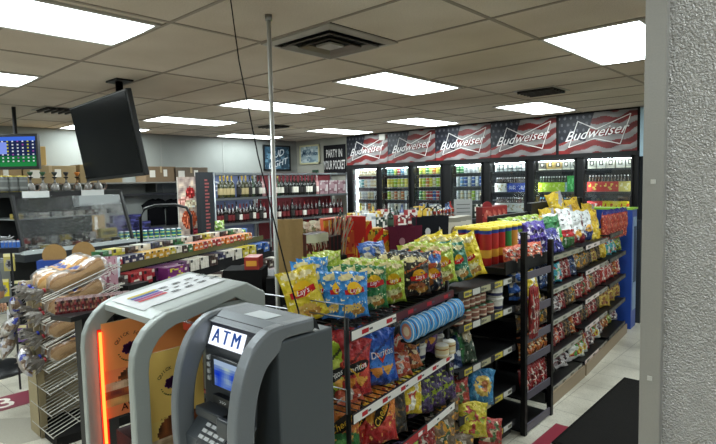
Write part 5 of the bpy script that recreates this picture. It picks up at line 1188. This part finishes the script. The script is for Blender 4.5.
# --- middle gondola section
def gondola(name, lab, y0, y1, xf0, xf1, shelves, top, depth=.45, base=.08, body=BLK, railc=None):
    hd = math.atan2(xf0 - xf1, y1 - y0)
    t = thing(name, lab, 'shelving', (xf0, y0, 0), hd); L_ = math.hypot(y1 - y0, xf1 - xf0)
    MB().bb(-depth - .03, -depth, 0, L_, 0, top, '#101011').build('back_panel', 'dark_metal', t)
    MB().bb(-depth, -.03, 0, L_, 0, base, body).build('base', 'plastic', t)
    for z in shelves:
        m = MB(); m.bb(-depth, 0, .01, L_ - .01, z - .012, z, '#1a1a1b'); m.build('shelf', 'dark_metal', t)
        rail(t, 0, .01, L_ - .01, z - .012, .04, railc(z) if railc else [(.08, .2, '#c9b94a'), (.22, .34, '#c9c9c4'), (.36, .52, '#a8a484'), (.60, .74, '#c9b94a'), (.76, .92, '#c9c9c4')], n=4, ink='#6a6a5a')
    for y in (0, L_): MB().bb(-depth - .02, -depth + .02, y - .015, y + .015, 0, top, '#141415').build('upright', 'dark_metal', t)
    return t
gondola('gondola_section', 'black gondola section of tubs and cans past the wire rack', 2.45, 3.13, -1.55, -1.55, [1.02, .835, .585, .32, .10], 1.045)
# tubs and cans
def make_tub():
    m = MB(); m.lathe([(.042, 0, '#d6d3c8'), (.046, .012, '#d6d3c8'), (.048, .03, '#2a2f5a'), (.048, .055, '#dcdad2'), (.050, .066, '#dcdad2'), (.053, .068, '#cfcfca'), (.053, .078, '#e2e0da')], 16); return tag(m.build('dip_tub', 'plastic'), None, 'tub')
place('tub', make_tub, (-1.60, 2.96, .836), 0, 'white dip tub, lower of the stacked pair at the shelf end', 'white dip tubs')
place('tub', None, (-1.60, 2.96, .916), 0, 'white dip tub, upper of the stacked pair at the shelf end', 'white dip tubs')
for i in range(3): place('tub', None, (-1.72, 2.9 - .12 * i, .836), 0, 'white dip tub in the back row, %s from the far end' % ORD[i], 'white dip tubs')
place('tub', None, (-1.72, 2.9, .916), 0, 'white dip tub stacked on the back row', 'white dip tubs')
for i in range(3):
    for j in range(2): place('tub', None, (fp(-.1 - .11 * (i % 2), .72 + .09 * i, 0)[0], fp(-.1, .72 + .1 * i, 0)[1], .72 + .08 * j), i, 'white dip tub on the wire rack end, %s column, %s level' % (ORD[i], ('lower', 'upper')[j]), 'white dip tubs on the wire rack')
bean = make_can(.036, .075, '#8a5a4a', '#cfc4b0', top='#3a5a3c', name='dip_can', cat='can')
row('bean', bean, 5, (-1.58, 2.50, .836), (-1.58, 2.84, .836), 0, 'brown dip can with green lid at the front', 'brown dip cans on the middle section')
row('bean', None, 5, (-1.60, 2.54, .912), (-1.60, 2.78, .912), 0, 'brown dip can in the upper layer', 'brown dip cans on the middle section')
row('bean', None, 4, (-1.69, 2.54, .836), (-1.69, 2.84, .836), 0, 'brown dip can in the second row', 'brown dip cans on the middle section')
jarc = make_can(.045, .085, '#d8c9a0', '#e2ddd0', top='#e6e4dc', name='cheese_dip_jar', cat='jar', band='#a8702a')
row('jarc', jarc, 2, (-1.545, 2.30, .72), (-1.555, 2.38, .72), 0, 'cream cheese dip jar at the end of the wire rack', 'cream dip jars', scale=.8)
# mid and low shelves of this section
B('grnb', -1.59, 2.60, .59, 62, 'dark green snack bag with tan picture on the middle section', None, -14, ry=-6)
B('navy', -1.62, 2.50, .56, 70, 'navy snack bag left of the dark green bag')
for i in range(4): B('redmix', -1.80, 2.72 + .12 * i, .35, 78, 'dark red snack bag at the back of the low shelf, %s from near end' % ORD[i], 'dark red bags at the back of the middle section', sc=.8)
B('bluy', -1.57, 2.72, .33, 62, 'light blue bag with golden picture on the middle section', None, -14, ry=14)
B('packr', -1.60, 2.54, .36, 66, 'small red and tan bag left of the light blue bag')
B('yelr', -1.52, 2.56, .20, 62, 'yellow and green candy bag leaning below the light blue bag', None, -18, ry=12)
B('tanmix', -1.60, 2.42, .22, 66, 'tan snack bag behind the yellow and green candy bag')
B('packr', -1.50, 2.72, .10, 62, 'small red candy bag lying at the lower rail', None, -20, ry=16)
B('tanmix', -1.52, 2.42, .03, 62, 'brown and white snack bag near the bottom edge', None, -16, ry=8)
B('tanmix', -1.47, 2.30, .0, 62, 'orange and white snack bag at the bottom edge', None, -16, sc=.9)

# --- two-post black side rack
er = thing('side_rack', 'narrow black floor rack with two tall front posts', 'rack', (-1.5, 3.13, 0))
for (x, y) in ((0, 0.02), (0, .42), (-.42, .02), (-.42, .42)): MB().bb(x - .016, x + .016, y - .016, y + .016, 0, (1.30 if y < .1 else 1.22) if x > -.1 else 1.02, '#0d0d0e').build('post', 'dark_metal', er)
MB().bb(.0, .012, .03, .41, 1.0, 1.045, '#5f5a66').build('top_rail', 'dark_metal', er)
for z in (.82, .64, .50, .27, .06):
    m = MB(); m.bb(-.42, 0, .02, .42, z - .05, z - .038, '#171718'); m.bb(.0, .01, .03, .41, z - .05, z, '#5f5a66'); m.build('shelf', 'dark_metal', er)
MB().bb(-.44, -.42, 0, .44, 0, 1.03, '#0f0f10').build('back_panel', 'dark_metal', er)
for i in range(2): B('redmix', -1.47, 3.21 + .03 * i, .62 - .0 * i, 76, 'long red and white bag hanging beside the front post, %s from near side' % ORD[i], 'red bags hanging on the side rack', 0, sc=(.5, .8, 1.65))
for i in range(3): B('orgmix', -1.54, 3.26 + .12 * i, .46, 78, 'golden brown snack bag on the side rack middle shelf, %s from near post' % ORD[i], 'golden bags on the side rack')
for i in range(3): B('redmix', -1.53, 3.25 + .12 * i, .23, 78, 'dark red snack bag on the low side rack shelf, %s from near post' % ORD[i], 'dark red bags on the side rack', sc=.85)
for i in range(3): B('tanmix', -1.55, 3.26 + .12 * i, .64, 78, 'tan and black snack bag on the upper side rack shelf, %s from near post' % ORD[i], 'tan bags on the side rack', sc=.8)
B('fyr', -1.55, 3.38, .82, 70, 'bright yellow bag on the side rack between the posts', None, ry=-12); B('lbk', -1.56, 3.2, .86, 70, 'navy and white bag near the top of the side rack')
for i in range(2): B('navy', -1.60, 3.34 + .12 * i, .84, 74, 'navy blue bag behind the bright yellow bag, %s from near post' % ORD[i], 'navy bags on the side rack')

# --- potato crisp tubes and goods along the gondola top
def make_tube(c):
    def mk():
        m = MB(); m.lathe([(.036, 0, '#b5b2aa'), (.038, .006, c), (.038, .05, c), (.038, .10, '#d9a23a'), (.038, .15, c), (.038, .20, c), (.038, .215, '#1f3f9a'), (.039, .222, '#1f3f9a'), (.0405, .224, '#e6cc2a'), (.0405, .238, '#efd83a'), (.036, .240, '#e6cc2a')], 16)
        return tag(m.build('crisp_tube', 'plastic'), None, 'crisp tube')
    return mk
tc = ['#a8221f', '#b8302a', '#a8221f', '#2a7a3a', '#c98a3a', '#7aa03a', '#7a9a3a']
for j in range(3):
    for i in range(7):
        nm = ('red', 'red', 'dark red', 'green', 'golden', 'lime', 'lime')[i]
        place(('tubec', tc[i], j == 0), make_tube(tc[i]), (-1.70 - .09 * j, 3.03 + .09 * i, 1.09), i * 2 + j, '%s crisp tube with yellow lid, %s row back, %s from near end' % (nm, ORD[j], ORD[i]), 'crisp tubes on the gondola top')
t = thing('top_tray', 'black tray on the gondola top holding crisp tubes', 'tray', (-1.78, 3.0, 0)); MB().bb(-.30, .24, -.02, .67, 1.05, 1.09, '#131314').build('tray', 'dark_metal', t); MB().bb(.235, .245, -.02, .67, 1.05, 1.13, '#1a1a1b').build('front_lip', 'dark_metal', t)
for y in (.16,): MB().bb(-.29, -.26, y - .02, y + .02, 0, 1.05, '#131314').build('leg', 'dark_metal', t)
for i in range(7): B('sf', -1.56 - .02 * (i % 2), 3.10 + .06 * i, 1.09, 74 + 5 * (i % 3), 'small orange and white snack bag in front of the crisp tubes, %s along' % ORD[i], 'small orange bags before the crisp tubes', sc=.9)
for i in range(5): B('purp', -1.66 + .05 * (i % 2), 3.48 + .05 * i, 1.12 + .03 * (i % 2), 70 + 9 * (i % 3), 'shiny purple snack bag beside the crisp tubes, %s along' % ORD[i], 'purple snack bags on the gondola top', -14)
for i in range(7): B('takb', -1.60 - .06 * (i % 2), 3.58 + .055 * i, 1.085 + .02 * (i % 2), 76 + 7 * (i % 3), 'blue and purple snack bag along the top rail, %s along' % ORD[i], 'blue and purple bags on the gondola top', -24)
for i in range(8): B('lgmix', -1.78 - .09 * (i % 2), 3.62 + .08 * i, 1.16 + .03 * (i % 2), 72 + 8 * (i % 3), 'lime and white candy bag heaped on the gondola top, %s along' % ORD[i], 'lime candy bags on the gondola top', -20)

# --- far gondola sections
def rc1(z): return [(.03, .97, '#8d8a78' if z > .9 else '#a9a69a')]
gondola('gondola_section', 'brown-edged gondola section of dark bags past the side rack', 3.70, 4.42, -1.57, -1.60, [1.07, .83, .60, .35, .11], 1.35, railc=rc1)
gondola('gondola_section', 'brown-edged gondola section with red printed price rails', 4.45, 5.20, -1.60, -1.66, [1.07, .86, .62, .39, .11], 1.42, railc=lambda z: [(.02, .6, '#d6c9c4'), (.62, .98, '#9a958c')])
gondola('gondola_section', 'last gondola section of hanging red bags by the blue cabinet', 5.24, 5.98, -1.66, -1.73, [1.09, .86, .62, .37, .12], 1.42, railc=lambda z: [(.02, .98, '#4a4846')])
for (y0, y1, x0, x1, lab) in ((3.70, 4.42, -1.555, -1.585, 'tan kick plate under the dark bag section'), (4.45, 5.98, -1.585, -1.715, 'tan kick plate under the farthest sections')):
    hd = math.atan2(x0 - x1, y1 - y0); L_ = math.hypot(x1 - x0, y1 - y0)
    tag(MB().bb(0, .012, 0, L_, 0, .095, '#8d7a62').build('kick_plate', 'plastic', None, (x0 - .0, y0, 0), hd), lab, 'kick plate')
def shelfbags(ks, names, y0, y1, z, x0, x1, n, where, gr, lean=-12, sc=1.0, rz=78):
    for i in range(n):
        t_ = i / max(1, n - 1); k = ks[i % len(ks)]
        B(k, x0 + (x1 - x0) * t_ - .07, y0 + (y1 - y0) * t_, z, rz + random.uniform(-10, 10), '%s bag on %s, %s from near end' % (names[k], where, ORD[i]), gr, lean + random.uniform(-6, 4), sc)
NM = dict(navy='navy', fyr='yellow and red', dkmix='dark brown', redmix='dark red', orgmix='golden brown', tanmix='tan', silvr='silver and red', grw='green and white', coco='teal and green', toast='red printed', golden='gold', packr='red and tan', ybig='golden yellow', rind='red', lgmix='lime', purp='purple', takp='dark purple', sf='orange')
G4 = 'bags in the dark bag section'; G5 = 'bags in the red-railed section'; G6 = 'bags in the last section'
shelfbags(['navy', 'navy', 'coco', 'redmix', 'redmix'], NM, 3.78, 4.36, .84, -1.57, -1.60, 6, 'the second shelf of the dark section', G4, sc=.85)
shelfbags(['tanmix', 'dkmix', 'silvr', 'redmix', 'dkmix'], NM, 3.78, 4.36, .61, -1.57, -1.60, 6, 'the third shelf of the dark section', G4, sc=.8)
shelfbags(['orgmix', 'redmix', 'sf', 'redmix', 'dkmix'], NM, 3.78, 4.36, .36, -1.57, -1.60, 6, 'the fourth shelf of the dark section', G4, sc=.9)
shelfbags(['silvr', 'silvr', 'dkmix', 'silvr', 'silvr'], NM, 3.76, 4.32, .12, -1.60, -1.62, 5, 'the bottom shelf of the dark section', G4, lean=-55, sc=1.0)
shelfbags(['tanmix', 'tanmix', 'dkmix', 'golden', 'dkmix'], NM, 4.50, 5.14, .87, -1.60, -1.66, 5, 'the second shelf of the red-railed section', G5, sc=.8)
shelfbags(['redmix', 'packr', 'toast', 'tanmix', 'redmix'], NM, 4.50, 5.14, .63, -1.60, -1.66, 6, 'the third shelf of the red-railed section', G5, sc=.85)
shelfbags(['redmix', 'dkmix', 'packr', 'redmix'], NM, 4.50, 5.14, .40, -1.60, -1.66, 6, 'the fourth shelf of the red-railed section', G5, sc=.85)
shelfbags(['grw', 'grw', 'redmix', 'silvr', 'orgmix'], NM, 4.52, 5.14, .12, -1.60, -1.68, 6, 'the bottom shelf of the red-railed section', G5, lean=-20)
shelfbags(['ybig', 'coco', 'coco', 'lgmix'], NM, 5.28, 5.9, .87, -1.67, -1.72, 4, 'the second shelf of the last section', G6, sc=.9)
shelfbags(['toast', 'toast', 'toast', 'orgmix'], NM, 5.28, 5.9, .63, -1.67, -1.72, 5, 'the third shelf of the last section', G6, sc=1.0)
shelfbags(['golden', 'golden', 'golden'], NM, 5.32, 5.84, .39, -1.67, -1.72, 3, 'the fourth shelf of the last section', G6, sc=1.0)
shelfbags(['silvr', 'orgmix', 'orgmix', 'lgmix'], NM, 5.28, 5.88, .13, -1.70, -1.76, 5, 'the bottom shelf of the last section', G6, sc=.95)
# top-shelf bags
B('grbig', -1.66, 4.02, 1.075, 72, 'tall green corn chip bag with golden chips on top', ry=-5)
B('whr', -1.67, 4.28, 1.075, 78, 'white, red and green chip bag right of the tall green bag'); B('whr', -1.76, 4.22, 1.09, 78, 'white, red and green chip bag behind its twin')
for i in range(2): B('wht', -1.70 - .08 * i, 4.60, 1.08, 80, 'white and maroon chip bag on the top shelf, %s from aisle' % ORD[i], 'white and maroon chip bags')
for i in range(2): B('whb', -1.72 - .08 * i, 4.84, 1.08, 80, 'white and navy chip bag on the top shelf, %s from aisle' % ORD[i], 'white and navy chip bags')
B('wht', -1.74, 4.43, 1.12, 76, 'white and maroon chip bag squeezed between the white ones')
for i in range(2): B('ybig', -1.74 - .06 * i, 5.08 + .1 * i, 1.02, 74, 'tall golden yellow chip bag left of hanging red bags, %s from aisle' % ORD[i], 'tall golden bags', sc=1.05)
for i in range(4): B('rind', -1.72, 5.34 + .17 * i, 1.03, 82, 'red snack bag hanging upright at the aisle end, %s from near side' % ORD[i], 'hanging red snack bags', 0)
for i in range(6): B('ysil', -1.94 - .05 * (i % 2), 4.45 + .24 * i, 1.08 + .05 * (i % 2), 68, 'yellow and silver chip bag at the back top, %s from near end' % ORD[i], 'yellow and silver bags on the gondola top', ry=-12 + 8 * (i % 3), sc=.95)
B('ysil', -1.98, 4.9, 1.26, 66, 'blue-topped silver chip bag rising highest on the gondola', ry=-15); B('ybig', -1.96, 5.3, 1.14, 66, 'golden chip bag rising above the yellow and silver bags', ry=-14)
# blue cabinet at the aisle end
t = thing('blue_cabinet', 'tall blue end cabinet with lime edge at the aisle end', 'cabinet', (-1.84, 6.12, 0), R(4))
MB().bb(-.35, .13, 0, .22, 0, 1.28, '#2448a0').build('body', 'plastic', t, bevel=.004); MB().bb(-.35, .14, -.005, .225, 1.28, 1.30, '#8fc23a').build('lime_edge', 'plastic', t)
m = MB(); m.bb(.13, .136, .03, .19, .2, 1.2, '#8aa0c0'); m.bb(.136, .14, .06, .16, .5, 1.1, '#33445f'); m.build('side_poster', 'card', t)
t = thing('hook_panel', 'dark hook panel of small bags behind the blue cabinet', 'rack', (-1.83, 6.45, 0)); MB().bb(-.3, .12, 0, .04, 0, 1.15, '#3a3f45').build('panel', 'dark_metal', t)
for k in range(4): MB().tube([(.0, 0, .3 + .22 * k), (.0, -.08, .3 + .22 * k)], .004, '#9a9c9e', 5).build('hook', 'metal', t)

# --- second side of the gondola (behind): table with taller display goods
gt = thing('rear_shelving', 'rear side of the chip gondola carrying display cartons', 'shelving', (-2.35, 4.0, 0))
m = MB(); m.bb(-.35, .25, -2.02, -.35, 0, 1.06, '#1b1b1c'); m.bb(-.35, .10, -.35, 2.0, 0, 1.06, '#1b1b1c'); m.build('body', 'dark_metal', gt); m = MB(); m.bb(-.36, .26, -2.03, -.35, 1.06, 1.09, '#2a2a2b'); m.bb(-.36, .11, -.35, 2.01, 1.06, 1.09, '#2a2a2b'); m.build('top_board', 'dark_metal', gt)
def disp(name, w_, d_, h_, front, side, word=None, cat='display carton', n1=20, n2=30): return make_box(name, w_, d_, h_, front, side, nu=n1, nv=n2, cat=cat, word=word)
# beef stick boxes (dark red columns), then tall red boxes
row('stick', disp('meat_stick_carton', .06, .10, .27, art('#5a1c20', ('speck', .5, ['#c9c0b0', '#8a2a2c', '#2a1214'], .25, .85, 12), ('band', 0, .1, '#d8b02a'), ('band', .85, 1, '#e2dccf')), '#3a1214'), 3, (-2.15, 1.95, 1.09), (-2.18, 2.06, 1.09), R(62), 'dark red meat stick carton right of the kraft board', 'dark red meat stick cartons', 'from the left')
row('stickb', disp('meat_stick_carton', .06, .10, .24, art('#2a1a1c', ('col', .3, .36, '#d9d3cc'), ('col', .6, .68, '#6a1c22'), ('band', 0, .1, '#d8b02a')), '#221416'), 3, (-2.20, 2.12, 1.09), (-2.24, 2.22, 1.09), R(62), 'blackish meat stick carton with pale stripe', 'blackish meat stick cartons', 'from the left')
def make_sticks():
    t = thing('meat_stick_bundle', None, 'meat sticks'); MB().bb(-.05, .05, -.04, .04, 0, .12, '#1a1a1c').build('holder', 'card', t)
    for k in range(7): MB().tube([(-.04 + .013 * k, 0, .08), (.0 + .02 * k - .02, -.01, .33 + .01 * (k % 3))], .0045, ('#a88a72', '#5a1f1c', '#c9b49c')[k % 3], 6).build('stick', 'plastic', t)
    return t
place('sticks', make_sticks, (-2.20, 2.22, 1.09), R(60), 'bundle of long meat sticks in a dark holder', ry=R(-6)); place('sticks', None, (-2.30, 2.22, 1.10), R(70), 'second bundle of meat sticks, behind the first', ry=R(14))
place('pricecard', make_box('price_card', .06, .006, .1, art('#cfd3d8', ('rect', .2, .8, .6, .66, '#555555'), ('rect', .2, .8, .4, .45, '#888888')), '#cfd3d8', cat='card'), (-2.06, 2.24, 1.06), R(50), 'small white price card under the meat sticks')
tall = [('#c8502c', ['#e2b43a', '#d8862a', '#a8241c'], 'orange and yellow'), ('#b8241f', ['#c8342a', '#e2b43a'], 'plain red'), ('#cf9a2c', ['#b8241f', '#e2c23a', '#3a5a2a'], 'yellow and red')]
for i, (yy, k) in enumerate([(2.32, 0), (2.40, 0), (2.49, 1), (2.59, 2), (2.68, 2), (2.76, 2)]):
    c, cs_, nm = tall[k]
    h_ = (.33, .31, .33, .29, .24, .22)[i]
    place(('tall', i), disp('snack_carton', .115, .10, h_, art(c, ('speck', .55 if k != 1 else .08, cs_, .0, .95, 9), ('diag', .6, .78, .5, '#d8281f' if k != 1 else '#b8241f'), ('band', .06, .16, '#f0e6d8' if k == 1 else c), seed=i), c), (-2.33 - .0 * i, yy, 1.09), R(58), '%s snack carton standing behind the chip bags, %s from left' % (nm, ORD[i]), 'tall snack cartons behind the chip rack', ry=R(-4 + 3 * (i % 3)))
# tote bags
def make_tote(c, emb):
    def mk():
        t = thing('gift_bag', None, 'gift bag'); m = MB(); w_, d_, h_ = .20, .09, .2
        m.add([(-w_ / 2, -d_ / 2, 0), (w_ / 2, -d_ / 2, 0), (w_ / 2, d_ / 2, 0), (-w_ / 2, d_ / 2, 0), (-w_ / 2 - .01, -d_ / 2, h_), (w_ / 2 + .01, -d_ / 2, h_), (w_ / 2 + .01, d_ / 2, h_), (-w_ / 2 - .01, d_ / 2, h_)], [(0, 3, 2, 1), (0, 1, 5, 4), (1, 2, 6, 5), (2, 3, 7, 6), (3, 0, 4, 7)], c); m.build('bag_body', 'matte', t)
        m = MB(); m.tube([(-.05, -d_ / 2, h_), (-.045, -d_ / 2 - .005, h_ + .05), (0, -d_ / 2 - .005, h_ + .075), (.045, -d_ / 2 - .005, h_ + .05), (.05, -d_ / 2, h_)], .004, c, 6); m.build('handle', 'cloth', t)
        m = MB(); blob(m, lambda x, y: (x, -d_ / 2 - .002, .11 + y), .025, .025, emb, 12); m.bb(-.04, .04, -d_ / 2 - .003, -d_ / 2 - .001, .06, .066, emb); m.build('emblem', 'card', t)
        return t
    return mk
place('totem', make_tote('#5f1f36', '#a8788a'), (-2.25, 2.86, 1.115), R(58), 'maroon gift bag, left of the pair', 'maroon gift bags', scale=(.85, 1, 1.05)); place('totem', None, (-2.28, 3.00, 1.115), R(62), 'maroon gift bag, right of the pair', 'maroon gift bags', scale=(.75, 1, 1.05))
place('toteb', make_tote('#191c24', '#d9dbe0'), (-2.23, 3.13, 1.155), R(56), 'black gift bag with white tag, nearer the maroon bags', 'black gift bags', scale=(.8, 1, 1.1)); place('toteb', None, (-2.25, 3.28, 1.155), R(60), 'black gift bag with white tag, nearer the pale cartons', 'black gift bags', scale=(.8, 1, 1.1))
ov = lambda: tag(MB().prism([(.045 * math.cos(2 * PI * k / 18), .06 + .06 * math.sin(2 * PI * k / 18)) for k in range(18)], 1, -.004, .004, '#a89a86').build('oval_tag', 'matte'), None, 'tag')
row('oval', ov, 2, (-2.36, 3.40, 1.2), (-2.37, 3.55, 1.2), R(56), 'beige oval card standing above the black gift bags', 'oval cards', 'from the left', scale=(.8, 1, 1.5))
row('palebox', disp('pale_carton', .10, .08, .19, art('#c9c4b8', ('disc', .5, .45, .3, .24, '#7a6a4a'), ('disc', .5, .42, .16, .16, '#c9a83a'), ('band', .82, 1, '#8d8a80'), ('band', 0, .1, '#3a3a3a')), '#a9a498'), 3, (-2.21, 3.44, 1.155), (-2.25, 3.66, 1.155), R(60), 'pale carton with round picture', 'pale cartons beside black gift bags', 'from the left', scale=1.05)
row('darkjug', make_bottle(.2, .04, '#5a2a1c', '#b89a6a', '#8d2a20', name='sauce_bottle', foil='#3a2018'), 6, (-2.35, 3.42, 1.20), (-2.43, 3.80, 1.20), 0, 'brown sauce bottle behind the pale cartons', 'brown sauce bottles', 'from the left')
t = thing('goods_riser', 'black riser under the black gift bags and pale cartons', 'riser', (-2.3, 3.7, 1.09)); m = MB(); m.bb(-.14, .14, -.68, .72, 0, .065, '#1a1a1b'); m.build('riser', 'dark_metal', t); m = MB(); m.bb(-.2, -.01, -.36, .12, .065, .11, '#1a1a1b'); m.build('upper_step', 'dark_metal', t)
t = thing('paper_sign', 'grey paper notice standing behind the pale cartons', 'notice', (-2.38, 3.88, 1.155), R(56)); MB().bb(-.08, .08, 0, .006, 0, .32, '#a3a6a6').build('sheet', 'card', t)
for k in range(7): MB().bb(-.06, .06, -.002, 0, .08 + .032 * k, .086 + .032 * k, '#55585a').build('printed_line', 'card', t)
row('redbox', disp('red_carton', .10, .10, .25, art('#8f2a26', ('band', .3, .5, '#a8483a'), ('disc', .5, .75, .34, .14, '#b8584a'), ('speck', .15, ['#d9a08a', '#5a1614'], .1, .9, 8)), '#6a1c1a'), 4, (-2.24, 3.98, 1.155), (-2.30, 4.34, 1.155), R(62), 'red-brown snack carton behind the crisp tubes', 'red-brown cartons', 'from the left')
place('redtop', lambda: tag(MB().prism([(.045 * math.cos(PI * k / 10), .045 * math.sin(PI * k / 10)) for k in range(11)], 1, -.004, .004, '#7a1c20').build('round_header', 'card'), None, 'header card'), (-2.25, 4.04, 1.405), R(60), 'round red header card above the red-brown cartons'); 
row('darkred', disp('cookie_carton', .16, .12, .11, art('#4a1a20', ('disc', .5, .5, .3, .2, '#a8404a'), ('band', .8, 1, '#2a1012'), ('speck', .15, ['#c9b0a8', '#1a0a0c'], 0, 1, 8)), '#3a1418'), 8, (-2.26, 4.70, 1.12), (-2.34, 5.9, 1.12), R(66), 'maroon and black carton behind the lime bags', 'maroon cartons on the rear side', 'from the left', scale=(1, 1, 1.15))
place('whitecart', disp('white_carton', .13, .1, .17, art('#c9cdd0', ('disc', .5, .6, .3, .2, '#b8886a')), '#b9bdc0'), (-2.16, 4.60, 1.1), R(62), 'white carton left of the maroon cartons')

# --- third row farther back: lower shelf with mixed goods
gb = thing('low_gondola', 'low black gondola of mixed goods in front of the coolers', 'shelving', (-4.0, 4.5, 0))
MB().bb(-.4, .4, -.6, 2.0, 0, 1.10, '#1c1c1d').build('body', 'dark_metal', gb); MB().bb(-.42, .42, -.62, 2.02, 1.10, 1.13, '#38383a').build('top_board', 'dark_metal', gb)
mix = [('wh', '#c9cccf', '#8d9196', 'white'), ('dk', '#1d2a24', '#3a4a3a', 'dark green'), ('rd', '#8f2a2c', '#d9cfc8', 'red'), ('ye', '#c9a83a', '#8d5a2a', 'yellow'), ('bl', '#3a4f7a', '#c9cfd6', 'blue')]
for j in range(3):
    for i in range(14):
        q = mix[(i // 2 + j * 2 + (i * j) % 3) % 5]
        if (i + j) % 3 == 0: place(('mixb', q[0]), make_bottle(.22, .036, q[1], q[2], q[1], name='household_bottle', foil=q[1]), (-3.68 - .2 * j, 3.98 + .18 * i, 1.13), i, '%s household bottle on the low gondola, row %d back, %s along' % (q[3], j + 1, ORD[i]), 'bottles on the low gondola')
        else: place(('mixc', q[0], i % 2), make_box('household_carton', .12, .1, .13 + .05 * (i % 2), mix_art(q[1], q[2], '#d6d2c8', p=.4, n=6, v0=0, v1=1), q[1], nu=5, nv=6, cat='carton'), (-3.68 - .2 * j, 3.98 + .18 * i, 1.13), R(66), '%s carton on the low gondola, row %d back, %s along' % (q[3], j + 1, ORD[i]), 'cartons on the low gondola')
t = thing('carton_riser', 'low black riser under the maroon cartons', 'riser', (-2.3, 5.35, 1.09)); MB().bb(-.12, .06, -.78, .64, 0, .03, '#1a1a1b').build('riser', 'dark_metal', t)
# cream goods between meat sticks and cooler
row('creamb', make_bag('snack_bag', .14, .17, .06, mix_art('#cfc8ae', '#e6e2d0', '#7a8a5a', '#a8a08a', p=.5, n=8), cat='snack bag'), 6, (-2.50, 2.10, 1.22), (-2.58, 2.60, 1.22), R(62), 'cream snack bag behind the meat stick cartons', 'cream snack bags', 'from the left')
t = thing('raised_shelf', 'raised black shelf holding cream snack bags', 'shelf', (-2.55, 2.36, 0)); MB().bb(-.08, .08, -.3, .35, 1.19, 1.22, '#1b1b1c').build('board', 'dark_metal', t); MB().bb(-.05, .05, -.28, .33, 1.09, 1.19, '#161617').build('riser', 'dark_metal', t)
